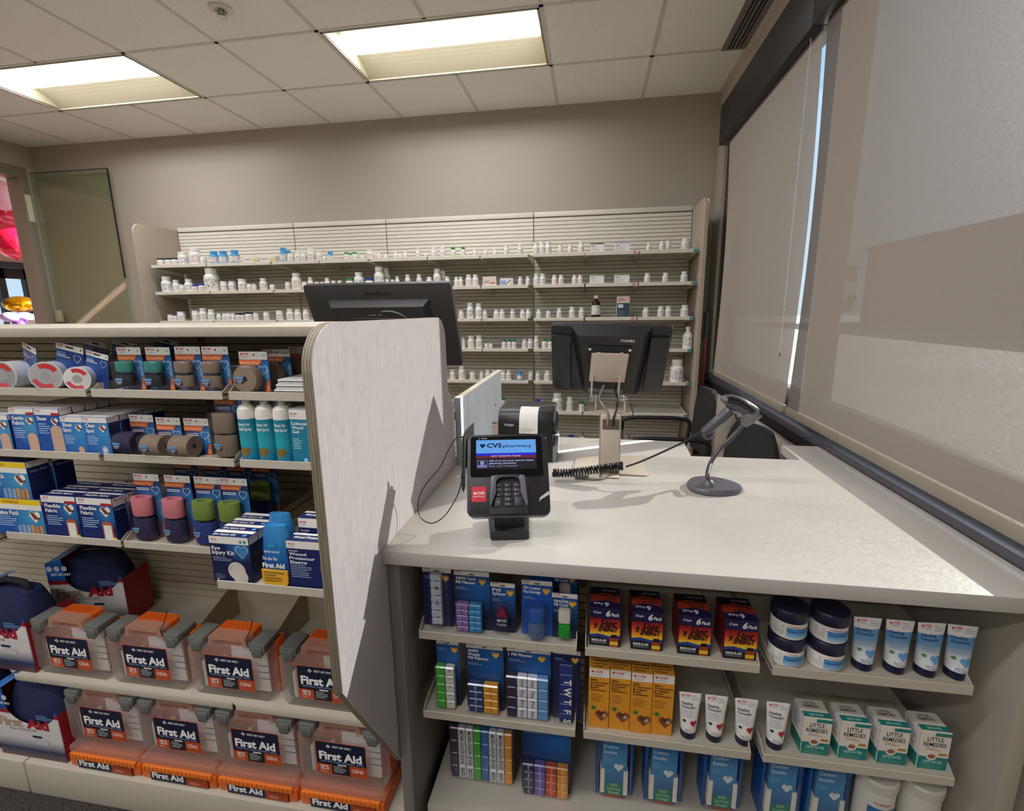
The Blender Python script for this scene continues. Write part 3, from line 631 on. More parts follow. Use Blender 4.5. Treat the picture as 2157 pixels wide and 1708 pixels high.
pth = [(yf-.006, tz-.075), (yf-.003, tz-.055)] + [(yf+.045-.048*math.cos(q*math.pi/12), tz-.045+.048*math.sin(q*math.pi/12)) for q in range(1, 7)] + [(-.025, tz+.003)]
k.add([(x, y, z) for y, z in pth for x in (pcx-pw_, pcx+pw_)], [(2*i, 2*i+1, 2*i+3, 2*i+2) for i in range(len(pth)-1)], mat('ece9e2', .7))
a, b_ = Vector((0, *pth[1])), Vector((0, *pth[0]))
k.frame((pcx-pw_, pth[0][0]-.0004, pth[0][1]), y=(0, .003, .02)); k.lines(.006, .017, .05, 4, .004, mat('9a9896', .7), 1, th=.001)
k.build('receipt_paper', t, label='white printed receipt')
k = MB(); k.frame((-.078, yf-.0004, tz-.052)); k.text(0, 0, 'TOSHIBA', .0075, mat('d8d4c8', .4), 1, .03, w=.034); k.build('nameplate', t)
# cup left of the printer
p = up(1056, 893, 1, 1.60); t = thing('paper_cup', 'beige cup standing left of the receipt printer', 'cup', (p.x, 1.60, ZT))
hz = p.z-ZT; k = MB(); k.lathe([(.026, 0), (.034, hz), (.036, hz+.002), (.034, hz+.004), (.032, hz), (.025, .003), (0, .003)], mat('d5c3ad', .5), n=24); k.build('cup_body', t)
# ---------------- big monitor behind the panel
def tilted(name, lab, cat, px, ytop, ybot, ztop_px, zbot_px):
    a = up(px, zbot_px, 1, ybot); c = up(px, ztop_px, 1, ytop); t = thing(name, lab, cat, (a.x, a.y, ZT)); return t, a, c
pa = up(637, 602, 1, 1.66); pb_ = up(948, 598, 1, 1.66); pc_ = up(983, 772, 1, 1.79)
w_ = pb_.x-pa.x; cx = (pa.x+pb_.x)/2; d = Vector((0, pc_.y-1.66, pc_.z-pb_.z)); hgt = d.length; an = math.atan2(d.y, -d.z)
t = thing('monitor', 'large black flat monitor seen from behind above the tall panel', 'monitor', (cx, 1.80, ZT))
Mi = Matrix.Translation((cx, 1.80, ZT)); F = Mi.inverted() @ Matrix.Translation((cx, 1.66, pa.z)) @ Matrix.Rotation(an, 4, 'X')
k = mb(); k.prism(rr(-w_/2, w_/2, -hgt, 0, .008), 'xz', 0, .022, BLK2, .003); k.build('shell', t)
k = mb(); k.prism(rr(-w_/2+.004, w_/2-.004, -hgt+.004, -.004, .006), 'xz', .022, .0235, mat('0c0d10', .15)); k.build('screen', t)
k = mb(); q0, q1 = -w_*.35, w_*.35
k.loft([[Vector(p) for p in ((q0, .001, -.055), (q1, .001, -.055), (q1, .001, -hgt*.9), (q0, .001, -hgt*.9))], [Vector(p) for p in ((q0+.02, -.030, -.075), (q1-.02, -.030, -.075), (q1-.02, -.030, -hgt*.85), (q0+.02, -.030, -hgt*.85))]], BLK2); k.build('back_hump', t)
k = mb(); k.frame((0, -.0155, -.065), y=(0, .54, .5)); hole = mat('080808', .6)
for r in range(4):
    for i in range(46): k.disk(-w_*.33+w_*.66*(i+.5*(r % 2))/46, .006-.0058*r, .0017, hole, 1, 6)
k.build('vent_holes', t)
k = mb(); k.frame((0, -.0305, 0)); k.rect(-.11, .09, -.118, -.1168, mat('8a8888', .4), 1); k.rect(-.035, -.008, -.105, -.1035, mat('cfcfcf', .4), 1); k.rect(.002, .016, -.105, -.1035, mat('cfcfcf', .4), 1); k.build('port_panel', t)
k = mb(); k.frame((0, -.0008, 0)); k.text(0, -.042, 'ViewSonic', .018, mat('242224', .3), 1, .01, align='c', w=.10); k.build('logo', t, label='faint embossed maker name')
k = mb(); k.tube(catmull([(.02, -.034, -.09), (.06, -.045, -.085), (.10, -.045, -.10), (.115, -.04, -.13), (.10, -.035, -.2)]), .0028, mat('6a6868', .4), 8); k.build('cable', t)
k = MB(); k.lathe([(.11, 0), (.11, .008), (.03, .014), (.022, .02), (.022, .30), (0, .30)], BLK2, (0, .08), 24); k.box(-.03, .03, .0, .09, .24, .30, BLK2, .004); k.build('stand', t)
# ---------------- till display on its pole
ya, yb = 1.43, 1.57
a = up(1160, 697, 1, ya); c = up(1420, 690, 1, ya); e = up(1283, 829, 1, yb); w_ = c.x-a.x; cx = (a.x+c.x)/2; zt_ = (a.z+c.z)/2
d = Vector((0, yb-ya, e.z-zt_)); hgt = d.length; an = math.atan2(d.y, -d.z)
BXX, BYY = .075, 1.46
t = thing('till_display', 'black till touch display seen from behind on a beige pole stand', 'till display', (BXX, BYY, ZT)); Mi = Matrix.Translation((BXX, BYY, ZT))
F = Mi.inverted() @ Matrix.Translation((cx, ya, zt_)) @ Matrix.Rotation(math.radians(1.5), 4, 'Y') @ Matrix.Rotation(an, 4, 'X')
k = mb(); k.prism([(-w_/2, -.006), (-w_/2+.004, 0), (w_/2-.004, 0), (w_/2, -.006), (w_/2, -hgt+.02), (w_/2-.012, -hgt), (-w_/2+.018, -hgt), (-w_/2, -hgt+.02)], 'xz', .012, .030, BLK, .002); k.build('shell', t)
k = mb()
k.loft([[Vector(p) for p in ((-w_*.34, .012, .004), (w_*.34, .012, .004), (w_*.30, .012, -hgt), (-w_*.22, .012, -hgt))], [Vector(p) for p in ((-w_*.27, -.018, -.012), (w_*.27, -.018, -.012), (w_*.24, -.018, -hgt*.93), (-w_*.18, -.018, -hgt*.93))]], BLK)
k.build('back_housing', t)
for s in (-1, 1):
    k = mb(); x0, x1 = sorted((s*w_*.33, s*w_*.485)); k.box(x0, x1, .002, .014, -hgt*.95, -.03, mat('26262a', .45), .004); k.build('speaker_panel', t)
k = mb(); k.box(-.062, .062, -.0215, -.017, -.115, -.045, mat('141315', .5), .003); k.build('mount_recess', t)
for x in (-.058, .058):
    k = mb(); k.M = F @ Matrix.Translation((x, -.019, -.058)) @ Matrix.Rotation(math.pi/2, 4, 'X'); k.lathe([(.0045, 0), (.0045, .003), (0, .004)], mat('e4e0d8', .25, .6), n=12); k.build('screw', t)
k = mb(); k.frame((0, -.0186, 0)); k.text(.028, -.030, 'TOSHIBA', .0085, mat('dcdad6', .35), 1, .03, w=.042); k.build('nameplate', t)
k = mb(); k.frame((0, -.0186, 0)); k.rect(-.058, .05, -hgt*.92, -hgt*.85, mat('6a6868', .5), 1); k.text(-.055, -hgt*.87, 'TOSHIBA', .004, WHT, 2, 0); k.lines(-.01, -hgt*.87, .04, 3, .004, mat('a9a7a5', .5)); k.build('rating_label', t, label='grey rating label')
pl = -.070
k = mb(); k.prism([(-.052, pl), (-.036, pl), (-.034, pl+.004), (-.026, pl+.004), (-.024, pl), (.030, pl), (.032, pl+.004), (.040, pl+.004), (.042, pl), (.056, pl), (.052, -.178), (-.056, -.178)], 'xz', -.030, -.0225, BEI, .0008)
k.build('mount_plate', t, label='beige mounting plate')
for x in (-.05, .033):
    k = mb(); k.prism([(-.030, -.150), (-.036, -.150), (-.052, -.21), (-.05, -.245), (-.032, -.245), (-.030, -.20)], 'yz', x, x+.006, BEI); k.build('bracket_arm', t)
for x, y in ((1250, 838), (1313, 838)):
    q = up(x, y, 1, 1.445)-Vector((BXX, BYY, ZT)); k = MB(); k.M = Matrix.Translation(q) @ Matrix.Rotation(math.pi/2, 4, 'Y'); k.lathe([(.006, -.012), (.009, -.010), (.009, 0), (.006, .003), (.006, .012), (0, .012)], CHR, n=10); k.build('pivot_bolt', t)
q0 = up(1285, 855, 1, 1.46)-Vector((BXX, BYY, ZT)); k = MB(); k.box(q0.x-.045, q0.x+.045, -.012, .03, q0.z-.022, q0.z-.012, BEI, .001); k.box(q0.x-.045, q0.x-.041, -.014, .03, q0.z-.022, q0.z+.03, BEI, .0008); k.box(q0.x+.041, q0.x+.045, -.014, .03, q0.z-.022, q0.z+.03, BEI, .0008); k.build('yoke', t)
q0 = up(1285, 870, 1, 1.45)-Vector((BXX, BYY, ZT)); pxl, pxr = up(1265, 940, 1, 1.42).x-BXX, up(1305, 940, 1, 1.42).x-BXX
k = MB(); k.box(pxl, pxr, -.035, .035, .018, q0.z, BEI, .002); k.box(pxl-.003, pxl, -.03, .03, .0, q0.z, mat('a79c8c', .4)); k.box(pxr, pxr+.003, -.03, .03, .0, q0.z, mat('a79c8c', .4)); k.build('pole', t)
k = MB(); k.box(pxl+.004, pxr-.002, -.0362, -.035, q0.z-.045, q0.z-.014, mat('5f574f', .6)); k.box(pxl+.005, pxr-.003, -.0365, -.036, q0.z-.0135, q0.z-.004, BEI); k.build('cable_opening', t)
k = MB(); k.box(pxl-.003, pxr+.003, -.056, .02, 0.001, .004, BEI, .001); k.box(pxl-.003, pxl, -.056, .02, .004, .018, BEI); k.build('foot_channel', t)
k = MB(); k.prism([(-.125, .0), (-.115, .15), (.100, .17), (.108, -.015), (.10, -.026), (-.02, -.02), (-.12, -.01)], 'xy', .001, .005, BEI, .0015); k.build('base_plate', t)
q = lambda x, y, z: up(x, y, 1, z)-Vector((BXX, BYY, ZT))
k = MB(); k.tube(catmull([q(1272, 812, 1.50), q(1262, 838, 1.46), q(1268, 850, 1.43), q(1280, 868, 1.42), q(1280, 890, 1.422), q(1280, 897, 1.425)]), .0034, mat('8c857c', .4), 8); k.build('grey_cable', t)
k = MB(); k.tube(catmull([q(1295, 815, 1.50), q(1300, 840, 1.44), q(1299, 860, 1.43), q(1293, 880, 1.42), q(1292, 897, 1.425)]), .0034, BLK, 8); k.build('black_cable', t)
# ---------------- barcode scanner in its stand
B0 = up(1492, 1027, 2, ZT+.012)
t = thing('scanner_stand', 'grey gooseneck stand with a teardrop base near the window', 'scanner stand', (.352, 1.352, ZT)); O = Vector((.352, 1.352, ZT))
S_ = mat('615e66', .3)
def tear(s, z):
    return [Vector((s*(.074*math.cos(a)), s*(.062*math.sin(a))*(1-.22*math.cos(a+.6)), z)) for a in [i*math.pi/18 for i in range(36)]]
k = MB(); k.loft([tear(.97, 0), tear(1, .004), tear(1, .010), tear(.93, .0165), tear(.8, .018), tear(.3, .0175)], S_); k.build('base', t)
bp = B0-O; k = MB(); k.lathe([(.019, .016), (.018, .022), (.012, .032), (.007, .036), (0, .036)], S_, (bp.x, bp.y), 20); k.build('collar', t)
nk = [Vector((bp.x, bp.y, .03))] + [up(x, y, 1, z)-O for x, y, z in ((1490, 1000, bp.y+O.y+.002), (1497, 975, 1.39), (1513, 950, 1.40), (1535, 928, 1.415), (1553, 909, 1.425), (1567, 893, 1.43))]
k = MB(); k.tube(catmull(nk), .0062, mat('4b474c', .35), 12); k.build('gooseneck', t)
hk = [up(x, y, 1, 1.43)-O for x, y in ((1566, 896), (1575, 884), (1583, 872), (1592, 864))]
k = MB(); k.tube(catmull(hk, 3), [.010, .012, .015, .018, .021, .023, .024, .025, .025, .024], mat('6f7276', .32), 16); k.build('cradle', t, label='lighter grey cradle cup')
t2 = thing('barcode_scanner', 'dark grey handheld barcode scanner resting in the gooseneck stand', 'barcode scanner', tuple(up(1520, 880, 1, 1.43))); O2 = t2.location.copy()
G = mat('4e4c52', .28)
hp = [(1478, 912), (1486, 909), (1505, 892), (1525, 876), (1538, 863)]
k = MB(); k.tube(catmull([up(x, y, 1, 1.43)-O2 for x, y in hp], 3), [.009, .011, .0135, .014, .0142, .0145, .015, .0152, .0155, .0158, .016, .016, .015], G, 16); k.build('handle', t2)
k = MB(); k.tube(catmull([up(x, y, 1, 1.43)-O2 for x, y in ((1486, 914), (1488, 922), (1497, 921), (1500, 911))], 3), .006, G, 10); k.build('grip_hook', t2)
k = MB(); ph = [up(x, y, 1, 1.43)-O2 for x, y in ((1524, 849), (1531, 845), (1545, 848), (1562, 854), (1578, 863), (1590, 872))]
k.tube(catmull(ph, 3), [.010, .017, .019, .020, .0215, .022, .0225, .0225, .0225, .022, .0215, .021, .021, .0205, .020, .018], G, 18); k.build('head', t2)
k = MB(); k.tube(catmull([up(x, y, 1, 1.408)-O2 for x, y in ((1534, 842), (1548, 843), (1568, 852), (1586, 866))], 3), .009, mat('1c1b1e', .15), 10); k.build('top_window', t2, label='glossy black top')
k = MB(); k.tube(catmull([up(x, y, 1, 1.425)-O2 for x, y in ((1549, 872), (1553, 884), (1560, 879))], 3), .003, BLK, 8); k.build('trigger', t2)
# coiled cord
k = MB(); st = catmull([up(x, y, 1, z) for x, y, z in ((1478, 911, 1.43), (1465, 917, 1.425), (1440, 931, 1.41), (1400, 950, 1.385), (1350, 972, 1.365), (1318, 983, 1.36))])
k.tube(st, [.0045]*6+[.0030]*(len(st)-6), BLK2, 8)
cl_ = catmull([up(x, y, 1, z) for x, y, z in ((1312, 981, 1.36), (1280, 985, 1.36), (1240, 991, 1.36), (1200, 996, 1.36), (1165, 996, 1.355))], 40)
pts = []; n = len(cl_)
for i in range(n*6):
    f = i/6; j = min(int(f), n-2); p = cl_[j].lerp(cl_[j+1], f-j); d = (cl_[j+1]-cl_[j]).normalized(); u = d.cross(Vector((0, 0, 1))).normalized(); v = u.cross(d); a = i/6*2*math.pi*27/n; pts.append(p+u*.0108*math.cos(a)+v*.0108*math.sin(a))
k.tube(pts, .0026, BLK, 5); tag(k.build('coiled_cord'), 'black cord, coiled at one end, running from the scanner past the pole stand', 'cord')
k = MB(); g_ = [up(x, y, 2, ZT+.004) for x, y in ((1205, 1000), (1225, 1006), (1250, 1009), (1268, 1008), (1285, 1000), (1288, 992))]; k.tube(catmull(g_), .0036, mat('8c857c', .4), 8); k.box(g_[1].x-.02, g_[1].x+.022, g_[1].y-.008, g_[1].y+.008, ZT, ZT+.011, mat('6b665f', .5), .003)
tag(k.build('plug_cable'), 'short grey cable with a plug lying at the foot of the pole stand', 'cable')
# ---------------- chairs
def chair(x, y, rz, lab):
    t = thing('office_chair', lab, 'office chair', (x, y, 0), rz, 'office chairs behind the worktop'); ms = mat('1b191b', .8, kind='fabric', c2='2e2b2c')
    k = MB(); k.box(-.24, .24, -.24, .22, .44, .51, ms, .03, 3); k.build('seat', t)
    k = MB(); n = 10; rg = []
    for i in range(9):
        z = .54+.40*i/8; wv = .21*(1-.35*(max(0, i-5)/3)**2)*(1-.12*(max(0, 3-i)/3)); rg.append([Vector((-wv+2*wv*q/n, .24+.03*(i/8)-.035*(1-((q/n)-.5)**2*4)*-1-.02, z)) for q in range(n+1)] + [Vector((-wv+2*wv*q/n, .262+.03*(i/8)+.035*(1-((q/n)-.5)**2*4)-.02, z)) for q in range(n, -1, -1)])
    k.loft(rg, ms); k.build('backrest', t, label='curved black mesh backrest')
    for s in (-1, 1):
        k = MB(); k.tube(catmull([(s*.265, .20, .50), (s*.27, .23, .66), (s*.27, .18, .70), (s*.27, .0, .705), (s*.27, -.16, .70), (s*.27, -.20, .68), (s*.265, -.205, .62)]), .014, BLK, 10); k.build('armrest', t)
        k = MB(); k.tube([(s*.265, -.205, .64), (s*.265, -.20, .46), (s*.20, -.19, .45)], .010, mat('8d8d90', .3, .7), 10); k.build('arm_post', t, label='grey metal post')
    k = MB(); k.lathe([(.03, .10), (.03, .28), (.018, .29), (.018, .44), (0, .44)], BLK2, n=14); k.build('column', t)
    for i in range(5):
        a = i*2*math.pi/5+.3; k = MB(); k.tube([(0, 0, .11), (.3*math.cos(a), .3*math.sin(a), .07)], [.025, .014], BLK2, 8); L_ = k.build('leg', t)
        k = MB(); k.M = Matrix.Translation((.3*math.cos(a), .3*math.sin(a), .03)) @ Matrix.Rotation(math.pi/2, 4, 'X'); k.lathe([(.0, -.012), (.03, -.012), (.03, .012), (0, .012)], BLK, n=14); k.build('castor', L_)
chair(.42, 2.93, math.radians(-90), 'black office chair with mesh back and looped arms facing left, nearest the back shelving')
chair(.50, 2.20, math.radians(-76), 'black mesh office chair tucked behind the worktop notch beside the window')
bpy.data.objects['office_chair.001'].scale = (.95, .95, .94)
t = thing('broom', 'red broom handle with a black grip leaning in the window corner', 'broom', (.80, 3.50, 0))
k = MB(); k.tube([(-.02, -.04, .06), (.0, .1, 1.22)], .011, mat('7d1a22', .35), 10); k.build('handle', t)
k = MB(); k.tube([(.0, .0985, 1.20), (.003, .117, 1.38), (.003, .118, 1.39)], [.016, .016, .006], BLK2, 10); k.build('grip', t)
k = MB(); k.box(-.16, .03, -.06, -.02, .0, .08, mat('2a2a2c', .8), .008); k.build('brush_head', t)
# ================================================================ products
NAVY, BLUE, LBL, ORG = mat('16245a', .4), mat('1d57a8', .4), mat('5f9fd6', .4), mat('e06a28', .45)
PW = mat('ece6dc', .45); TXW = mat('f4f2ee', .5); TXD = mat('20242c', .5); BRN = mat('7a3b26', .5); SKIN = mat('d8a98c', .6); YEL = mat('f0c818', .45); GRN = mat('3f9a4a', .5); CLR = mat('ffffff', .18, kind='clear'); TXG = mat('9aa6bd', .5); REDT = mat('b5202c', .5)
def cvs(k, u, v, h, w=None, health=True):
    k.heart(u+h*.55, v+h*.5, h*.5, CRED, 2, ang=True); k.text(u+h*1.3, v+h*.08, 'CVS', h*.9, CRED, 2, .03, w=h*2.3)
    if health: k.text(u+h*.2, v-h*1.0, 'Health', h*.75, TXG, 2, 0, w=h*3)
def photo(k, u, v, r):                        # white heart pad with fingers over it
    k.heart(u, v, r, PW, 2, ang=True); k.poly([(u-r*.8, v+r*.7), (u-r*.3, v+r*.8), (u+r*.5, v-r*.05), (u+r*.9, v+.0), (u+r*.6, v-r*.35), (u-r*.1, v-r*.4), (u-r*.4, v)], BRN, 3)
def card(k, w, h, m, y=0, t=.0012, r=.005): k.prism(rr(-w/2, w/2, 0, h, r), 'xz', y, y+t, m)
def glowm(at, c0='123a86', c1='3f8fce', r=.07): return mat(c0, .4, kind='glow', c1=c1, r=r, at=tuple(round(a, 3) for a in at))
# ---- elastic wrap packs
def wrap(name, lab, w, h, rolls, grp, x, y, z, big=False):
    t = thing(name, lab, 'bandage pack', (x, y, z), 0, grp); yc = .024
    k = MB(); card(k, w, h, glowm((w*.3, yc, h*.45), '16306e', '3f86c2', h*.45), yc); k.frame((0, yc, 0))
    H0 = h-.020; k.rect(-w/2+.001, w/2-.001, H0, h-.001, PW); cvs(k, -w/2+.005, H0+.010, .006); k.disk(.002, H0+.011, .0022, mat('101010', .8), 2); k.disk(w/2-.010, H0+.010, .003, GRN, 2); k.disk(w/2-.010, H0+.010, .0018, PW, 3)
    k.poly([(-w/2, H0-.001), (w*.28, H0-.001), (w*.20, H0-.014), (-w/2, H0-.014)], ORG, 2); k.text(-w/2+.004, H0-.011, 'Pain-Free Wrap', .0065, mat('f0c7a0', .5), 3, .02, w=w*.62)
    k.lines(-w/2+.005, H0-.022, w*.5, 2, .0045, TXW, 2, sd=2); k.oheart(w*.30, H0-.026, .0125, mat('b9dcf2', .4), 3)
    k.poly([(w/2-.001, .001), (w/2-.016, .001), (w/2-.001-.006, h*.30), (w/2-.001, h*.30)], ORG, 2); k.text(w/2-.010, .006, '2', .009, mat('f5d0b0', .5), 3, .02); k.text(w/2-.003, h*.33, 'GENTLE', .005, mat('bcd9ee', .5), 3, .02, w=.022, rot=math.pi/2)
    k.build('backing_card', t)
    for (rx, rz, r, ln, o, c) in rolls:
        f = mat(c, .9, kind='fabric', c2=''.join('%02x' % max(0, int(int(c[i:i+2], 16)*.82)) for i in (0, 2, 4))); k = MB()
        if o == 'v': k.lathe([(r*.5, rz-ln/2), (r*.96, rz-ln/2), (r, rz-ln/2+.002), (r, rz+ln/2-.002), (r*.96, rz+ln/2), (r*.5, rz+ln/2), (r*.5, rz-ln/2)], f, (rx, yc-r*.55-.001), 24, sy=.55)
        else:
            k.M = Matrix.Translation((rx, yc-r*(1 if o == 'h' else .55)-.001, rz)) @ (Matrix.Rotation(math.pi/2, 4, 'Y') if o == 'h' else Matrix.Rotation(math.pi/2, 4, 'X'))
            L2 = ln/2; k.lathe([(r*.22, -L2), (r*.96, -L2), (r, -L2+.002), (r, L2-.002), (r*.96, L2), (r*.22, L2), (r*.22, -L2)], f, n=26)
        k.build('bandage_roll', t)
    a = rolls[-1]; k = MB(); yy = yc-(a[2]*{'v': 1.1, 'h': 2, 'f': .55}[a[4]]+(a[3]/2 if a[4] == 'f' else 0))-.0015; k.frame((a[0]-(a[2] if a[4] != 'h' else a[3]/2)*.75, yy, a[1]-.004)); k.rect(0, .021, .004, .010, LBL); k.rect(0, .021, -.006, .004, NAVY); k.text(.002, -.001, 'WASHABLE', .0032, TXW, 2, .02, w=.017); k.text(.005, -.005, 'CARE', .0028, TXW, 2, .02, w=.010)
    k.build('sticker', t)
    x0 = min(a[0]-(a[2] if a[4] != 'h' else a[3]/2) for a in rolls)-.003; x1 = max(a[0]+(a[2] if a[4] != 'h' else a[3]/2) for a in rolls)+.003; zt = max(a[1]+(a[3]/2 if a[4] == 'v' else a[2]) for a in rolls)+.003
    k = MB(); k.box(x0, x1, yc-{'v': 1.1, 'h': 2, 'f': 1.1}[rolls[0][4]]*max(a[2] for a in rolls)-.004, yc-.0002, .003, zt, CLR, .006); k.build('blister', t, label='clear plastic blister')
    return t
G1 = 'elastic wrap packs on the top display shelf'
W1 = wrap('bandage_pack', 'wrap pack with a teal roll over a black roll, first from the tape spools', .072, .110, [(-.004, .062, .024, .026, 'v', '2f8f86'), (-.004, .028, .024, .028, 'v', '26272b')], G1, -1.152, 1.015, 1.228)
dup(W1, (-1.068, 1.015, 1.228), label='wrap pack with a teal roll over a black roll, next to the beige packs')
W2 = wrap('bandage_pack', 'wrap pack with two stacked beige rolls on the top shelf, beside the teal packs', .074, .112, [(-.004, .062, .024, .026, 'v', '8f7b68'), (-.004, .028, .024, .028, 'v', '8f7b68')], G1, -.983, 1.015, 1.228)
dup(W2, (-.905, 1.013, 1.228), label='pain-free wrap pack with two stacked beige rolls, right-hand one on the top shelf')
W3 = wrap('bandage_pack', 'pain-free wrap pack showing the round face of one beige roll, front of its row', .078, .100, [(-.006, .036, .032, .024, 'f', 'a08a74')], G1, -.803, 1.013, 1.228)
for i in range(3): dup(W3, (-.792+.022*i, 1.085+.075*i, 1.228), label='round beige roll wrap pack in the top shelf row, %s behind the front one' % ORD[i])
G2 = 'elastic wrap packs on the second display shelf'
W4 = wrap('bandage_pack', 'pain-free wrap pack with one dark navy roll on its side, on the second shelf', .074, .100, [(-.014, .032, .028, .055, 'h', '2b2550')], G2, -1.165, 1.03, 1.06)
W5 = wrap('bandage_pack', 'wrap pack with one tan roll on its side, next to the navy roll', .074, .097, [(-.014, .030, .027, .055, 'h', '9c8672')], G2, -1.075, 1.02, 1.06)
dup(W5, (-.993, 1.02, 1.06), label='wrap pack with one tan roll on its side, beside the tall double pack')
for i, (dx, l) in enumerate([(-1.06, 'wrap pack card peeking out behind the navy and tan rolls on the second shelf'), (-.98, 'wrap pack card peeking out behind the two tan rolls on the second shelf')]): dup(W5, (dx, 1.20, 1.06), label=l)
W6 = wrap('bandage_pack', 'tall pain-free wrap pack with two big tan rolls stacked, left of the spray cans', .078, .168, [(-.004, .092, .030, .050, 'v', '8b7764'), (-.004, .035, .030, .054, 'v', '8b7764')], G2, -.892, 1.02, 1.06)
G3 = 'elastic wrap packs on the third display shelf'
W7 = wrap('bandage_pack', 'wrap pack with a pink roll over a navy roll, beside the fabric bandage boxes', .080, .182, [(-.006, .098, .030, .050, 'v', 'e8848c'), (-.006, .036, .031, .058, 'v', '2b2550')], G3, -1.170, 1.02, .818)
dup(W7, (-1.075, 1.02, .818), label='pain-free wrap pack with a pink roll over a navy roll, beside the green rolls')
W8 = wrap('bandage_pack', 'wrap pack with a green roll over a blue roll, next to the pink ones', .080, .182, [(-.006, .098, .030, .050, 'v', '7d9a3c'), (-.006, .036, .031, .058, 'v', '23398a')], G3, -.985, 1.02, .818)
dup(W8, (-.908, 1.02, .818), label='wrap pack with a green roll over a blue roll, behind the eye injury kits')
for i, (x, l) in enumerate([(-1.185, 'wrap pack standing behind the first pink roll pack'), (-1.085, 'wrap pack standing behind the second pink roll pack'), (-1.005, 'wrap pack standing behind the first green roll pack'), (-.925, 'wrap pack standing behind the second green roll pack, above the eye injury kits')]): dup((W7, W7, W8, W8)[i], (x, 1.16, .818), label=l)
# ---- tape spools on cards
def tape(lab, x, y, z, rz, r=.037, ln=.036):
    t = thing('tape_spool_pack', lab, 'tape pack', (x, y, z), 0, 'adhesive tape packs on the top display shelf'); w, h = .085, .118
    k = MB(); k.M = Matrix.Translation((.02, .040, 0)) @ Matrix.Rotation(math.radians(12), 4, 'Y'); card(k, w, h, glowm((.0, .0, .06), '173a80', '2f74b8', .06)); k.frame((0, 0, 0)); k.rect(-w/2+.001, w/2-.001, h-.017, h-.001, PW); cvs(k, -w/2+.005, h-.009, .005); k.rect(-.012, .012, h-.010, h-.006, mat('101010', .8), 3); k.disk(w/2-.008, h-.008, .0028, GRN, 3); k.oheart(w*.28, h-.034, .012, mat('a8d4f0', .4), 3); k.rect(-w/2+.004, -w/2+.03, h-.026, h-.023, LBL, 2); k.lines(-w/2+.004, h-.031, w*.5, 2, .005, TXW); k.build('backing_card', t)
    F_ = Matrix.Translation((-.004, .018, r+.001)) @ Matrix.Rotation(rz, 4, 'Z') @ Matrix.Rotation(math.pi/2, 4, 'X')
    k = MB(); k.M = F_; k.lathe([(r*.35, -ln/2), (r*.96, -ln/2), (r*.96, ln/2), (r*.35, ln/2)], mat('d9d9de', .5), n=28); k.M = F_; k.lathe([(r, ln/2-.003), (r, ln/2), (r*.36, ln/2), (r*.33, ln/2-.004)], PW, n=28); k.build('spool', t)
    k = MB(); k.M = F_; k.frame((0, 0, ln/2), x=(1, 0, 0), y=(0, 1, 0)); k.ring(0, 0, r*.55, r*.86, mat('cf3038', .45), 1, 14, .5, 2.0); k.ring(0, 0, r*.55, r*.86, mat('d8505a', .45), 1, 14, 3.4, 5.2); k.disk(0, 0, r*.34, mat('a9a5a2', .3), 1, 18); k.build('face_label', t, label='red printed face label'); 
    return t
T1 = tape('red and white tape spool pack in the middle, its round face fully shown', -1.372, 1.0, 1.228, math.radians(22))
dup(T1, (-1.277, 1.0, 1.228), rz=-.05, sc=(.84, .84, .84), label='smaller red and white tape spool pack beside the teal wrap packs')
T2 = dup(T1, (-1.51, 1.0, 1.228), label='wide white tape spool pack at the far left, cut off by the photo edge', rz=math.radians(-20), sc=(1.05, 1.35, 1))
for x, y, l in ((-1.47, 1.15, 'tape spool pack standing behind the leftmost spool'), (-1.37, 1.15, 'tape spool pack standing directly behind the middle spool'), (-1.33, 1.25, 'tape spool pack furthest back behind the middle spool')): dup(T1, (x, y, 1.228), label=l)
# ---- cartons
def carton(name, lab, w, d, h, x, y, z, body, art, grp=None, cat='carton', side=1, top=PW, head=.14, sidebody=None, rz=0, st=None, hi=None):
    """front face at local y=0, depth behind; side=+1 prints the right face, -1 the left"""
    k = MB(); k.box(-w/2, w/2, 0, d, 0, h, body, .0006, 1); o = None
    k.frame((-w/2, 0, 0)); art(k, w, h)
    if side == 1: k.frame((w/2, 0, 0), x=(0, 1, 0))
    else: k.frame((-w/2, d, 0), x=(0, -1, 0))
    k.rect(.0008, d-.0008, .0008, h-.0008, sidebody or NAVY, 1)
    if head: k.rect(.0008, d-.0008, h*(1-head), h-.0008, PW, 2); cvs(k, .006, h*(1-head*.5), h*head*.32)
    if hi: k.rect(.0008, d-.0008, h*hi, h-.0008, PW, 2); k.lines(d*.15, h*.85, d*.7, 5, h*.09, TXG, 3)
    if st: k.text(d*.1, h*.70, st, h*.075, mat('8fa0c0', .5), 2, .02, w=d*.8)
    k.frame((-w/2, 0, h), y=(0, 1, 0))
    if callable(top): top(k, w, d)
    else: k.rect(.0008, w-.0008, .0008, d-.0008, top, 1)
    o = k.build(name); o.location = (x, y, z); o.rotation_euler.z = rz; return tag(o, lab, cat, grp)
def cv_art(lines, ph=True, shape=None, red=True, head=.14, th=.085, ny=0, sm=.0):
    def f(k, w, h):
        k.rect(.0008, w-.0008, h*(1-head), h-.0008, PW, 1); cvs(k, w*.07, h*(1-head*.45), h*head*.26)
        if red: k.rect(w*.68, w-.001, h*(1-head)-.001, h*(1-head)+.006, REDT, 2)
        v = h*(1-head)-h*.12
        for s in lines: k.text(w*.08, v, s, h*th, TXW, 2, .025, w=min(w*.62, len(s)*h*th*.62)); v -= h*th*1.35
        k.lines(w*.08, v+h*.02, w*.5, 5, h*.05, mat('a9c4e4', .5), 2)
        if ph: photo(k, w*.78, h*(1-head)-h*.15, w*.15)
        if shape: shape(k, w, h)
    return f
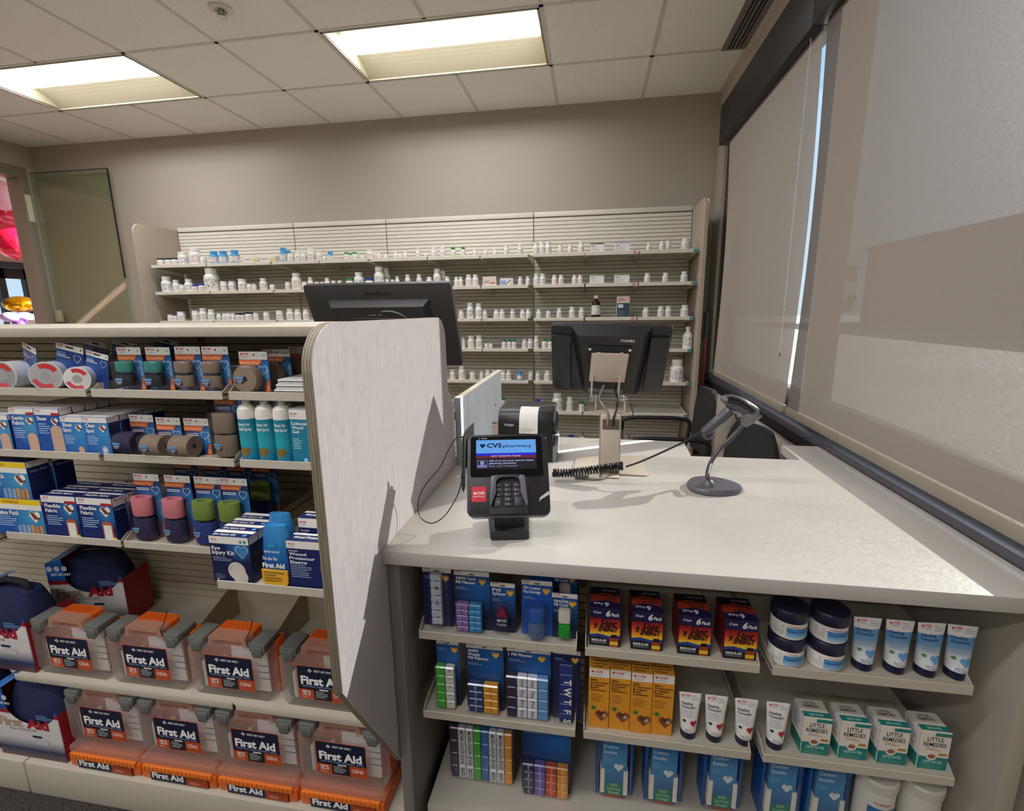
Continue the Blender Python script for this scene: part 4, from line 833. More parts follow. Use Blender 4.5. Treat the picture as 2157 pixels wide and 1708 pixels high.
def strip(cx, sy, c='d0ab95', rw=.2):
    def f(k, w, h):
        m = mat(c, .6); r = w*rw; k.rect(w*cx-r, w*cx+r, .001, h*sy, m, 2); k.disk(w*cx, h*sy, r, m, 3, 16, sy=.8)
    return f
BOXB = mat('1c52a4', .4); GB = 'bandage boxes on the second display shelf'
def topart(s, m=NAVY):
    def f(k, w, d): k.rect(.0008, w-.0008, .0008, d-.0008, m, 1); k.rect(.0008, w-.0008, d*.75, d-.001, PW, 2); k.text(w*.1, d*.3, s, min(.010, d*.35), TXW, 3, .02, w=w*.7, sh=.2)
    return f
b1 = carton('bandage_box', 'blue gentle fabric bandage box, taller front one at the left of the second shelf', .080, .031, .120, -1.478, 1.006, 1.06, glowm((.02, 0, .07), '1a4fa0', '4a9ac8', .06), cv_art(['Gentle', 'Fabric'], shape=strip(.78, .34)), GB, 'box')
b2 = carton('bandage_box', 'blue sheer bandage box with a big beige strip, right of the gentle fabric box', .078, .031, .120, -1.398, 1.006, 1.06, BOXB, cv_art(['Sheer'], shape=strip(.80, .50, 'c9a790', .26)), GB, 'box')
b3 = carton('bandage_box', 'blue sheer spot bandage box with a small beige dot, middle of the second shelf row', .070, .031, .101, -1.322, 1.004, 1.06, glowm((.02, 0, .06), '1c52a4', '3f90cc', .08), cv_art(['Sheer', 'Spot'], red=False, th=.1, shape=lambda k, w, h: k.disk(w*.74, h*.13, w*.13, SKIN, 2)), GB, 'box')
b4 = carton('bandage_box', 'blue clear spot bandage box at the right end beside the navy wrap', .074, .031, .101, -1.250, 1.004, 1.06, glowm((.02, 0, .06), '1c52a4', '3f90cc', .08), cv_art(['Clear', 'Spot'], red=False, th=.1, shape=lambda k, w, h: (k.disk(w*.74, h*.15, w*.14, mat('9db6d6', .4), 2), k.disk(w*.74, h*.15, w*.07, mat('dfe4e6', .4), 3))), GB, 'box')
b0 = carton('bandage_box', 'shorter blue bandage box cut off by the left photo edge on the second shelf', .080, .031, .101, -1.562, 1.003, 1.06, glowm((.02, 0, .06), '1c52a4', '4a9ac8', .08), cv_art(['Spot'], red=False, shape=strip(.75, .38)), GB, 'box')
for i in range(1, 5):
    for q, bb in enumerate((b0, b1, b2, b3, b4)):
        nm = ('left-edge bandage', 'gentle fabric', 'sheer', 'sheer spot', 'clear spot')[q]
        dup(bb, bb.location+Vector((.001*i, .033*i, 0)), label='%s box standing %s behind its front box on the second shelf' % (nm, ORD[i-1]))
# value packs, flexible fabric
def econ(k, w, h):
    k.rect(.0008, w-.0008, h*.84, h-.0008, YEL, 1); k.text(w*.25, h*.875, 'ECONOMY SIZE', h*.07, mat('c07820', .5), 2, .02, w=w*.32); k.rect(.0008, w-.0008, h*.70, h*.84, PW, 1); cvs(k, w*.05, h*.75, h*.05, health=False)
    k.text(w*.08, h*.55, 'Value Pack', h*.12, TXW, 2, .03, w=w*.46); k.lines(w*.08, h*.48, w*.4, 5, h*.06, mat('a9c4e4', .5)); photo(k, w*.84, h*.52, w*.11)
    for i, c in enumerate(('7d9cc4', '8aa6c8', '94aac6', 'c89468', 'b98b56', 'c08a5c')): k.rect(w*(.46+.085*i), w*(.53+.085*i), .001, h*(.27+.02*(i % 2)), mat(c, .5), 2)
GV = 'value pack bandage boxes'
def vtop(k, w, d): k.rect(.0008, w-.0008, .0008, d-.0008, NAVY, 1)
v1 = carton('value_pack_box', 'blue economy size value pack box, lower of the stack on the third shelf', .170, .055, .106, -1.560, 1.003, .818, glowm((.05, 0, .06), '1d54a2', '46a0cc', .09), econ, GV, 'box', top=vtop, head=.16, st='Value Pack')
dup(v1, v1.location+Vector((-.022, 0, .1065)), label='blue economy size value pack box, upper of the stack on the third shelf')
dup(v1, v1.location+Vector((0, .062, 0)), label='value pack box behind the stacked pair, lower one'); dup(v1, v1.location+Vector((-.020, .062, .1065)), label='value pack box behind the stacked pair, upper one, showing its dark side')
def fshape(k, w, h):
    k.rect(w*.62, w*.92, .001, h*.40, mat('b05a34', .5), 2); k.disk(w*.77, h*.40, w*.15, mat('b05a34', .5), 3, 14, .5); k.rect(w*.66, w*.88, .002, h*.38, PW, 4); k.disk(w*.93, h*.05, w*.06, YEL, 4)
GF = 'flexible fabric bandage boxes'
f1 = carton('flexible_fabric_box', 'navy flexible fabric bandage box beside the value packs, front left one', .112, .036, .122, -1.415, 1.003, .818, glowm((.03, 0, .08), '18256a', '2f80c0', .05), cv_art(['Flexible', 'Fabric'], shape=fshape, head=.16), GF, 'box', top=topart('Flexible Fabric'), head=.2, st='Fabric')
dup(f1, f1.location+Vector((.115, .0, 0)), label='navy flexible fabric bandage box, front right one beside the pink wraps'); dup(f1, f1.location+Vector((.002, .038, 0)), label='flexible fabric box directly behind the front left one'); dup(f1, f1.location+Vector((.117, .038, 0)), label='flexible fabric box directly behind the front right one')
for q in (0, 1): dup(f1, f1.location+Vector((.115*q, .076, 0)), label='flexible fabric box furthest back in the %s column' % ('left', 'right')[q])
# eye injury kits
def eyea(k, w, h):
    k.rect(.0008, w-.0008, h*.84, h-.0008, PW, 1); cvs(k, w*.06, h*.91, h*.035); k.disk(w*.80, h*.90, w*.035, mat('3f90c0', .4), 2); k.disk(w*.90, h*.90, w*.035, GRN, 2)
    k.text(w*.05, h*.71, 'Eye', h*.075, TXW, 2, .02, w=w*.22); k.text(w*.05, h*.61, 'Injury Kit', h*.085, TXW, 2, .02, w=w*.56); k.lines(w*.05, h*.54, w*.5, 3, h*.035, mat('8f9fb8', .5)); k.oheart(w*.80, h*.68, w*.17, mat('a5d2ee', .4), 2, .12); k.heart(w*.80, h*.68, w*.14, mat('3f80b4', .4), 2, ang=True)
    cr = mat('d8cec0', .5); k.disk(w*.62, h*.27, w*.22, cr, 2, 20); k.disk(w*.70, h*.14, w*.19, cr, 3, 20); k.ring(w*.76, h*.10, w*.055, w*.07, mat('bfb4a6', .5), 4); k.ring(w*.62, h*.27, w*.16, w*.172, mat('bfb4a6', .5), 4, 16, 0, 3.1); k.lines(w*.06, h*.17, w*.26, 4, h*.033, mat('76809a', .5))
def eyet(k, w, d): k.rect(.0008, w-.0008, .0008, d-.0008, NAVY, 1); k.rect(.0008, w-.0008, d*.55, d-.001, PW, 2); k.text(w*.08, d*.14, 'Eye Injury Kit', d*.22, TXW, 3, .02, w=w*.55, sh=.25); k.disk(w*.86, d*.25, d*.16, LBL, 3)
EX = (up(438, 1127, 1, .875).x+up(522, 1132, 1, .875).x)/2; EW = up(522, 1132, 1, .875).x-up(438, 1127, 1, .875).x; EH = up(480, 1130, 1, .875).z-Z4
e1 = carton('eye_injury_kit', 'navy eye injury kit box at the front of its row on the lowest narrow shelf', EW, .030, EH, EX, .875, Z4, glowm((.025, 0, .09), '121c48', '2f70b0', .04), eyea, 'eye injury kits', 'box', top=eyet, head=.16, sidebody=mat('10183e', .4))
for i in range(1, 4): dup(e1, e1.location+Vector((0, .031*i, 0)), label='eye injury kit box %s behind the front one, top flap showing' % ('directly', 'second', 'third')[i-1])
# on-the-go pouches
def pouch(lab, x, y, z):
    t = thing('first_aid_pouch', lab, 'pouch', (x, y, z), 0, 'on the go first aid pouches'); k = MB(); w, h = .076, .142; rg = []
    for i in range(13):
        f = i/12; wz = w/2*(1-.32*f**3); dp = .017*math.sin(math.pi*min(1, f*.8+.1))**.6; rg.append([Vector((wz*math.cos(a), .02+dp*math.sin(a)*(1 if abs(math.sin(a)) else 1), h*f)) for a in [q*math.pi/10 for q in range(20)]])
    k.loft(rg, mat('1d62a8', .22, kind='glow', c1='3f95cc', r=.08, at=(.03, 0, .13))); k.build('pouch_body', t)
    k = MB(); k.frame((-w/2, -.0008, 0)); k.prism([(-.031, .012), (-.026, .006), (.026, .006), (.031, .012), (.032, .042), (-.032, .042)], 'xz', -.0005, .0035, mat('e8ae30', .4)); k.text(.012, .035, 'Treats Cuts and Scrapes', .0045, TXD, 3, .02, w=.050); k.lines(.012, .029, .045, 3, .0065, mat('8a6a20', .5), 3); k.build('yellow_label', t)
    k = MB(); k.frame((-w/2, .0015, 0)); k.text(.012, .066, 'On the Go', .0085, TXW, 4, .02, w=.036); k.text(.010, .048, 'First Aid', .0112, TXW, 4, .04, w=.054); k.text(.026, .084, 'FIRST AID ONLY', .0045, TXW, 4, .02, w=.030, sh=.2); k.rect(.0205, .0222, .082, .090, TXW, 4); k.rect(.0175, .0252, .085, .087, TXW, 4); k.rect(.030, .046, .098, .103, mat('2fa4b8', .3), 4); k.build('lettering', t)
    return t
P1 = pouch('shiny blue on the go first aid pouch between the eye kits and sleeve box', up(580, 1200, 1, .875).x, .872, Z4); dup(P1, (up(590, 1190, 1, .93).x, .93, Z4), label='blue first aid pouch right behind the front pouch')
def sleeve(k, w, h):
    k.rect(.0008, w-.0008, h*.84, h-.0008, PW, 1); cvs(k, w*.05, h*.91, h*.038); v = .70
    k.text(w*.06, h*.78, 'Reusable', h*.03, TXW, 2, .01, w=w*.22)
    for s, ww in (('Wound', .42), ('Protector', .62), ('Sleeve', .42)): k.text(w*.06, h*v, s, h*.062, TXW, 2, .02, w=w*ww); v -= .085
    k.lines(w*.07, h*.49, w*.55, 7, h*.04, mat('9aa6c0', .5)); k.oheart(w*.98, h*.70, w*.12, TXW, 2, .12); k.rect(w*.82, w*.98, .001, h*.30, mat('e0d6d2', .5), 2); k.disk(w*.86, h*.45, w*.08, mat('7a3428', .5), 3, 14, 1.6)
s1 = carton('sleeve_box', 'navy wound protector sleeve box, front one against the tall panel', up(683, 1200, 1, .875).x-up(608, 1200, 1, .875).x+.012, .035, up(640, 1140, 1, .875).z-Z4, (up(683, 1200, 1, .875).x+up(608, 1200, 1, .875).x)/2+.006, .875, Z4, mat('16225c', .4), sleeve, 'wound protector boxes', 'box', top=topart('Wound Protector'), head=.16)
dup(s1, s1.location+Vector((0, .05, 0)), sc=(1, 1, 1.26), label='taller navy box behind the front wound protector box'); dup(s1, s1.location+Vector((.03, .10, 0)), sc=(1, 1, 1.42), label='tallest box, rearmost of the wound protector column')
# spray cans, wound gel box, small white boxes
def can(lab, x, y, z):
    t = thing('spray_can', lab, 'spray can', (x, y, z), 0, 'poison ivy relief spray cans'); r = .0225; tl = mat('2aa0b4', .35, kind='grad', z0=0, z1=.11, cs=((0, '1c7fa8'), (.45, '28a8b8'), (1, '1f8298')))
    k = MB(); k.lathe([(r*.9, 0), (r, .003), (r, .108)], tl, n=24); k.build('can_body', t)
    k = MB(); k.lathe([(r, .108), (r, .120), (r*.93, .132), (r*.6, .140), (.004, .141)], PW, n=24); k.build('shoulder', t)
    k = MB(); k.lathe([(.008, .139), (.009, .150), (.007, .154), (0, .155)], PW, n=14); k.build('nozzle', t)
    k = MB(); k.lathe([(r*.86, .134), (r*.86, .164), (r*.80, .167), (0, .167)], CLR, n=24); k.build('cap', t, label='clear plastic cap')
    k = MB()
    def cyl(u, v): a = u/r-math.pi/2; return Vector(((r+.0005)*math.cos(a), (r+.0005)*math.sin(a), v))
    k.P = lambda u, v, l=1: cyl(u, v)*1 if l < 2 else Vector((cyl(u, v).x*(1+.02*l), cyl(u, v).y*(1+.02*l), v)); k.fr = (Vector(),)*4
    k.cheart(0, .026, .014, mat('8a6a2c', .5)); k.text(-.014, .092, 'Poison Ivy', .0075, TXW, 1, .02, w=.031); k.text(-.014, .080, 'Relief Spray', .0075, TXW, 1, .02, w=.034); k.build('printing', t)
    return t
c1 = can('teal poison ivy spray can, first beside the tall wrap pack', -.825, 1.022, 1.06)
for x, y, l in ((-.777, 1.022, 'teal poison ivy spray can in the middle of the front three'), (-.730, 1.022, 'teal poison ivy spray can, right one touching the wound gel box'), (-.765, 1.075, 'teal spray can standing behind the front three')): dup(c1, (x, y, 1.06), label=l)
def gel(k, w, h):
    k.rect(.0008, w-.0008, h*.82, h-.0008, PW, 1); cvs(k, w*.06, h*.90, h*.035); v = .72
    for s in ('Lidocaine', 'Wound', 'Gel'): k.text(w*.08, h*v, s, h*.055, TXW, 2, .02, w=w*.085*len(s)); v -= .075
    k.lines(w*.08, h*.46, w*.35, 6, h*.035, mat('a8dce0', .5)); k.disk(w*.5, h*.08, w*.08, mat('9fd8e8', .3), 2); k.rect(w*.70, w*.90, .001, h*.62, mat('5e6470', .4), 2)
carton('wound_gel_box', 'teal lidocaine wound gel box against the tall panel', .068, .045, .135, -.668, 1.004, 1.06, mat('1f7f9c', .4), gel, None, 'box', head=.18, sidebody=mat('1a6a86', .4))
m = mat('e8e6e0', .5)
for i in range(3):
    k = MB(); k.box(-.045, .045, 0, .12, 0, .0105, m, .001, 1); k.box(-.0455, .0455, -.0004, .1204, .004, .0062, mat('3a3d40', .5)); o = k.build('flat_box'); o.location = (-.700+.003*i, 1.02+.004*i, 1.2285+.0115*i); tag(o, 'thin white box with a dark stripe, %s of the short stack on the top shelf' % ('bottom', 'middle', 'top')[i], 'box', 'stack of thin white boxes')
# ---- first aid cases
KO = mat('e86a1c', .45); KG = mat('6a6b66', .5); FR = mat('d8cfc8', .5, kind='frost', a=.36, tl=.6)
def case(lab, x, y, z, grp):
    t = thing('first_aid_case', lab, 'first aid case', (x, y, z), 0, grp); w, h = .242, .156
    k = MB(); k.box(-w/2, w/2, .042, .085, 0, h, KO, .006); k.build('back_shell', t, label='orange rear shell')
    k = MB(); k.prism(rr(-w/2, w/2, 0, h, .014), 'xz', .006, .041, FR, .006); k.build('lid', t, label='frosted clear front lid')
    k = MB(); k.box(-w*.02, w*.42, .026, .030, .012, h-.014, mat('f0eee8', .6)); k.frame((w*.30, .026, 0)); k.lines(-.002, .09, .05, 3, .02, mat('4a4a4e', .6), 1, th=.003); k.build('leaflet', t, label='white leaflet inside')
    k = MB(); rn = random.Random(4)
    for i, c in enumerate(('5d6c5c', 'd9d2c6', '9a9088', 'e0dad0', '7c8078', 'c5beb4')): x0 = -w*.46+i*.014; k.box(x0, x0+.012, .018, .038, .012, h*rn.uniform(.55, .85), mat(c, .7), .002, 1)
    k.build('supplies', t, label='packets of supplies inside')
    hp = [(-.060, h-.004), (-.056, h+.022), (-.050, h+.028), (.050, h+.028), (.056, h+.022), (.060, h-.004)]; hi = [(-.046, h-.004), (-.044, h+.015), (.044, h+.015), (.046, h-.004)]
    ring = hp+hi[::-1]
    for y0, y1, m, nm in ((.010, .040, mat('e8c0a8', .5, kind='frost', a=.6, tl=.6), 'front_handle'), (.042, .075, KO, 'rear_handle')):
        k = MB(); k.prism([hp[0], hp[1], hi[1], hi[0]], 'xz', y0, y1, m); k.prism([hp[1], hp[2], hp[3], hp[4], hi[2], hi[1]], 'xz', y0, y1, m); k.prism([hp[4], hp[5], hi[3], hi[2]], 'xz', y0, y1, m)
        if nm == 'rear_handle':
            for i in range(14): k.box(-.048+i*.007, -.045+i*.007, y0, y1-.004, h+.028, h+.0295, mat('d05a12', .5))
        k.build(nm, t)
    for s in (-1, 1):
        k = MB(); a, b_ = sorted((s*.068, s*.116)); k.box(a, b_, .004, .070, h-.006, h+.018, KG, .004); k.box(a+.008, b_-.008, .0015, .02, h-.016, h+.010, KG, .003); k.box(a+.012, b_-.012, .001, .004, h-.020, h-.012, mat('565752', .5), .001); k.build('latch', t)
    k = MB(); u0, u1, v0, v1 = -w*.30, w*.30, h*.16, h*.82; k.frame((0, .0055, 0)); k.poly(rr(u0, u1, v0, v1, .004), mat('d8683a', .45), 1); u0 += .002; u1 -= .002; v0 += .002; v1 -= .002; k.poly(rr(u0, u1, v0, v1, .003), mat('141c34', .4), 2)
    W = u1-u0; V_ = v1-v0; k.rect(u0, u0+W*.30, v0, v0+V_*.30, mat('b84a24', .45), 3); k.rect(u0+W*.66, u1, v0, v0+V_*.34, mat('b84a24', .45), 3); k.rect(u0+W*.30, u0+W*.66, v0, v0+V_*.32, mat('1b1e26', .45), 3); k.rect(u0+W*.42, u0+W*.60, v0+V_*.30, v0+V_*.34, PW, 4)
    k.text(u0+W*.06, v0+V_*.46, 'First Aid', V_*.25, TXW, 4, .04, w=W*.86); k.text(u0+W*.34, v0+V_*.85, 'FIRST AID ONLY', V_*.065, TXW, 4, .02, w=W*.38, sh=.2); k.rect(u0+W*.25, u0+W*.27, v0+V_*.82, v0+V_*.94, TXW, 4); k.rect(u0+W*.22, u0+W*.30, v0+V_*.86, v0+V_*.90, TXW, 4)
    k.text(u0+W*.08, v0+V_*.375, 'HOME  OFFICE  JOBSITE  RESTAURANT  VEHICLE', V_*.045, mat('8fa6d0', .5), 4, .02, w=W*.86)
    k.rect(u0+W*.07, u0+W*.23, v0+V_*.12, v0+V_*.26, mat('f0d8c8', .5), 4); k.text(u0+W*.085, v0+V_*.14, '118', V_*.10, mat('a04020', .5), 5, .03, w=W*.12); k.lines(u0+W*.05, v0+V_*.07, W*.2, 2, V_*.04, mat('e8a888', .5), 4); k.text(u0+W*.70, v0+V_*.14, 'OSHA', V_*.12, mat('f4dccc', .5), 4, .02, w=W*.24); k.lines(u0+W*.34, v0+V_*.24, W*.26, 4, V_*.055, mat('b8bcc0', .5), 4)
    k.build('front_label', t); return t
GK1, GK2 = 'first aid cases on the lower shelf', 'first aid cases standing on the bottom deck'
K = case('orange and clear first aid case on the lower shelf, nearest the blue first aid bag', -1.470, .985, ZK, GK1)
for x, l in ((-1.212, 'orange and clear first aid case on the lower shelf, second from the blue bag'), (-.950, 'orange and clear first aid case on the lower shelf, second from the tall panel'), (-.676, 'orange and clear first aid case on the lower shelf, partly hidden by the tall panel')): dup(K, (x, .985, ZK), label=l)
ties = MB()
for x, l in ((-1.212, 'second'), (-.950, 'third'), ): 
    k = MB(); k.tube(catmull([(x+.05, 1.0, ZK+.17), (x+.062, .995, ZK+.185), (x+.068, 1.0, ZK+.20), (x+.075, 1.01, ZK+.232)]), .0012, BLK, 6); k.tube([(x+.064+.006*math.cos(a), .998, ZK+.168+.012*math.sin(a)) for a in [i*math.pi/6 for i in range(12)]], .0012, BLK, 6, True); tag(k.build('zip_tie'), 'black zip tie sealing the %s first aid case of the lower shelf' % l, 'zip tie', 'zip ties on the cases')
LZ = ZD; LH = .068
def flat_case(lab, x):
    t = thing('flat_first_aid_case', lab, 'first aid case', (x, .945, LZ), 0, 'first aid cases lying flat on the bottom deck'); w, d = .242, .19
    k = MB(); k.box(-w/2, w/2, .004, d, 0, LH*.62, KO, .006); k.build('lower_shell', t, label='orange lower shell'); k = MB(); k.box(-w/2+.002, w/2-.002, .006, d-.002, LH*.62, LH, FR, .006); k.build('lid', t, label='frosted clear lid')
    k = MB(); k.box(-w*.5+.01, w*.5-.01, -.001, .012, LH*.46, LH*.72, mat('f07a24', .45), .002)
    for i in range(16): k.box(-w*.42+i*w*.055, -w*.42+i*w*.055+.0015, -.0016, 0, LH*.48, LH*.72, mat('c85614', .5))
    k.build('hinge_rib', t, label='ribbed orange edge')
    k = MB(); k.frame((-w/2, -.0012, 0)); k.frame((-w/2, .0035, 0)); 
    k.box(-w*.36, w*.40, .0, .005, .004, LH*.60, mat('1a2140', .4)); k.frame((-w*.36, 0, 0)); k.text(.006, .014, 'First Aid', .019, TXW, 2, .04, w=w*.42); k.rect(w*.48, w*.76, .004, LH*.6, mat('a8401c', .45), 1); k.text(w*.52, .010, 'OSHA', .010, mat('e8a080', .5), 2, .02, w=.03); k.lines(w*.5, .036, .055, 2, .006, mat('3a2a28', .5), 2); k.build('edge_label', t)
    return t
xs_ = (-1.372, -1.126, -.880, -.630)
L1 = flat_case('flat lying first aid case on the bottom deck, next to the blue first aid bag', xs_[0])
for i in (1, 2, 3): dup(L1, (xs_[i], .945, LZ), label='flat lying first aid case on the bottom deck, %s' % ('second from the blue bag', 'third from the blue bag', 'nearest the tall panel')[i-1])
for i, x in enumerate(xs_): dup(K, (x, .962, LZ+LH), label='upright first aid case on a flat one on the bottom deck, %s' % ('leftmost', 'second from left', 'third from left', 'rightmost of four')[i], group=GK2)
# ---- soft first aid bags in card sleeves
def bag(lab, x, y, z, rz=0, sc=None):
    t = thing('first_aid_bag', lab, 'first aid bag', (x, y, z), rz, 'blue first aid bags in card sleeves'); w, h, d = .235, .25, .13; nv = mat('141b3c', .85, kind='fabric', c2='1f2a58')
    k = MB(); rg = []
    for i in range(11):
        f = i/10; s = (1-.30*f**4); rg.append([Vector((w*.47*s*math.copysign(abs(math.cos(a))**.6, math.cos(a)), d*.5+d*.42*s*math.copysign(abs(math.sin(a))**.6, math.sin(a)), h*.9*f)) for a in [q*math.pi/12 for q in range(24)]])
    k.loft(rg, nv); k.build('bag', t); k = MB(); k.tube(catmull([(-.06, d*.5, h*.88), (-.05, d*.5, h*.98), (0, d*.5, h*1.01), (.05, d*.5, h*.98), (.06, d*.5, h*.88)]), .009, mat('15161a', .8), 8); k.build('handle', t)
    fr = []; hole = [(w*.10+.085*math.cos(a), h*.70+.055*math.sin(a)) for a in [math.pi+q*math.pi/12 for q in range(13)]]
    sl = mat('1b4f9c', .35, kind='grad', z0=0, z1=h, cs=((0, '5a3a38'), (.12, '26365f'), (.28, 'd8d4d0'), (.60, 'e2ddd6'), (.62, 'a01c30'), (.66, 'a01c30'), (.67, '1b4f9c'), (1, '2a78c8')))
    pts = [(-w/2, 0), (w/2, 0), (w/2, h*.66)] + hole[::-1][:13] + [(w*.10-.085, h*.99), (-w/2, h*.93)]
    pts = [(-w/2, 0), (w/2, 0), (w/2, h*.70)] + hole[::-1] + [(w*.10-.088, h*.96), (-w/2, h*.90)]
    k = MB(); k.prism(pts, 'xz', -.002, 0, sl); k.box(w/2-.001, w/2, 0, d, 0, h*.66, mat('a01c30', .4)); k.box(-w/2, -w/2+.001, 0, d, 0, h*.9, mat('9a1a2c', .4)); k.add([(-w/2, 0, h*.90), (w*.10-.088, 0, h*.96), (w*.10-.088, d, h*.98), (-w/2, d, h*.92)], [(0, 1, 2, 3)], mat('2a78c8', .35)); k.build('card_sleeve', t, label='blue, red and white card sleeve')
    k = MB(); k.frame((-w/2, -.002, 0)); k.text(w*.08, h*.44, 'First', .030, mat('b89880', .5), 2, .04, w=w*.36); k.text(w*.50, h*.44, 'Aid', .032, mat('a8182c', .5), 2, .05, w=w*.34); k.text(w*.22, h*.39, 'ALL PURPOSE', .008, mat('7a7a80', .5), 2, 0, w=w*.42); k.text(w*.06, h*.735, 'FIRST AID ONLY', .009, TXW, 2, .02, w=w*.26, sh=.2)
    for i in range(3): k.disk(w*(.05+.10*i), h*.83, .009, mat('c8ccd4', .5), 2)
    k.lines(w*.68, h*.63, w*.25, 3, .006, mat('7fa6d8', .5), 2); k.rect(w*.58, w*.78, h*.22, h*.30, mat('c8c2c0', .5), 2); k.rect(w*.56, w*.70, h*.31, h*.34, mat('1c2446', .5), 3); k.build('printing', t)
    if sc: t.scale = sc
    return t
A1 = bag('blue and white first aid bag at the left end of the bottom deck', -1.628, .955, ZD, 0, (1, 1, .98))
dup(A1, (-1.713, .985, ZK), label='blue and white first aid bag on the lower shelf, cut by the left photo edge', sc=(1, 1, 1)); dup(A1, (-1.635, 1.19, ZK), rz=math.radians(12), sc=(1, .9, 1.05), label='first aid bag behind on the lower shelf, its red side showing'); dup(A1, (-1.89, .955, ZD), label='first aid bag beyond the left photo edge on the bottom deck')
# tan roll at the far left of the third shelf
t = thing('bandage_roll_box', 'tan elastic bandage roll at the far left end of the third shelf', 'bandage', (-1.690, 1.0, .80)); k = MB(); k.lathe([(.045, 0), (.048, .01), (.046, .055), (.048, .06), (.048, .11), (.04, .12), (0, .12)], mat('b98a70', .9, kind='fabric', c2='a87a60'), (0, .05), 24); k.build('roll', t)
# ================================================================ goods under the worktop
HO = mat('e8a23c', .45); DN = mat('141a3c', .35)
def oh(k, u, v, r, l=3): k.heart(u, v, r, mat('e09a48', .45), l, ang=True); k.heart(u, v-r*.1, r*.62, mat('e8c24c', .45), l+1, ang=True)
def cvcard(lines, y0=0):
    def f(k, w, h):
        k.frame((0, y0, 0)); k.rect(-w/2+.001, w/2-.001, h-.012, h-.001, PW); cvs(k, -w/2+.004, h-.006, .0042); k.rect(-.006, .006, h-.0095, h-.007, mat('101014', .8), 3)
        v = h-.023
        for s in lines: k.text(-w/2+.005, v, s, .0075, TXW, 2, .02, w=min(w*.55, .0050*len(s))); v -= .0095
        oh(k, w*.30, h-.026, .009); k.lines(-w/2+.005, v-.001, w*.4, 2, .004, TXG, 2)
    return f
def blister(name, lab, w, h, x, y, z, lines, build, grp, lean=0, base=None, rx=0):
    t = thing(name, lab, 'blister pack', (x, y, z), 0, grp, rx); k = MB(); card(k, w, h, base or glowm((w*.25, .02, h*.75), '141c48', '2468b4', h*.5), .020); cvcard(lines, .020)(k, w, h); k.build('backing_card', t); build(t, w, h); return t
def cells(k, x0, x1, z0, z1, nx, nz, cols, y0, y1, gap=.0015):
    dx, dz = (x1-x0)/nx, (z1-z0)/nz
    for i in range(nx):
        for j in range(nz): k.box(x0+i*dx+gap/2, x0+(i+1)*dx-gap/2, y0, y1, z0+j*dz+gap/2, z0+(j+1)*dz-gap/2, mat(cols[i % len(cols)], .25), .002, 1)
def planner(cols, nx, nz, fx0, fx1, fz0, fz1, letters=None, tcol='2a2a40', side=None, d=.018):
    def f(t, w, h):
        for i in range(nx):
            x0 = w*fx0+(w*(fx1-fx0))*i/nx; x1 = w*fx0+(w*(fx1-fx0))*(i+1)/nx; k = MB(); cells(k, x0, x1, h*fz0, h*fz1, 1, nz, [cols[i]], .020-d, .0195); dz = h*(fz1-fz0)/nz
            if letters:
                k.frame(((x0+x1)/2, .020-d, 0))
                for j in range(nz):
                    tx_ = letters[i % len(letters)][j % len(letters[i % len(letters)])]
                    if tx_: k.text(-dz*.10, h*fz1-dz*(j+.18), tx_, dz*.26, mat(tcol if isinstance(tcol, str) else tcol[i], .4), 1, .01, rot=-math.pi/2, w=dz*.22*len(tx_) if len(tx_) > 1 else None)
            k.build('pill_compartments', t)
        k = MB(); k.box(w*fx0-.003, w*fx1+.003, .020-d-.004, .0198, h*fz0-.003, h*fz1+.003, CLR, .003, 1); k.build('blister', t, label='clear plastic blister')
    return f
GA = 'pill organisers on the upper left tray'; y0 = .942; z0 = UZ[0]; z1 = UZ[1]
def travel(t, w, h):
    k = MB(); cells(k, -w*.18, w*.20, h*.08, h*.95, 1, 7, ['c3cbd8'], .004, .019); k.frame((0, .004, 0))
    for i, s in enumerate('SFTWTMS'): k.text(0, h*.10+h*.124*i, s, .008, mat('5a6070', .4), 1, .02, align='c', rot=-math.pi/2)
    k.build('pill_compartments', t, label='clear frosted day compartments'); k = MB(); k.box(-w*.26, w*.44, -.002, .0198, h*.03, h*.98, CLR, .005); k.build('blister', t)
blister('pill_organiser', 'navy pack with a long clear day by day organiser, leftmost on the upper tray', .070, .150, -.340, y0, z0, [], travel, GA, base=mat('1c2058', .35))
blister('pill_organiser', 'travel pill planner pack with purple and blue compartments on the upper tray', .084, .148, -.258, y0, z0, ['AM/PM Travel', 'Pill Planner'], planner(['9a74b4', '3f94cc'], 2, 5, -.42, .30, .02, .50, [['Thu', 'Wed', 'Tue', 'Mon', 'Sun']]), GA)
def splitter(t, w, h):
    k = MB(); k.prism([(-.016, .012), (.012, .012), (.014, .045), (-.014, .045)], 'xz', .006, .019, mat('20284c', .3), .002); k.frame((0, .006, 0)); k.heart(-.008, .038, .0035, TXW, 1, ang=True); k.text(-.004, .036, 'CVS', .006, TXW, 1, .02, w=.014); k.text(-.011, .026, 'Health', .0055, TXW, 1, .0, w=.021); k.build('case', t)
    k = MB(); k.prism([(-.014, .046), (.012, .046), (.008, .060), (0, .074), (-.009, .060)], 'xz', .006, .019, mat('8a1c38', .2), .002); k.build('blade_guard', t, label='dark red translucent wedge'); k = MB(); k.box(-.020, .018, .002, .0198, .006, .082, CLR, .005); k.build('blister', t)
blister('pill_splitter', 'navy pill splitter pack with a dark red wedge', .058, .126, -.186, y0, z0, ['Pill', 'Splitter'], splitter, None)
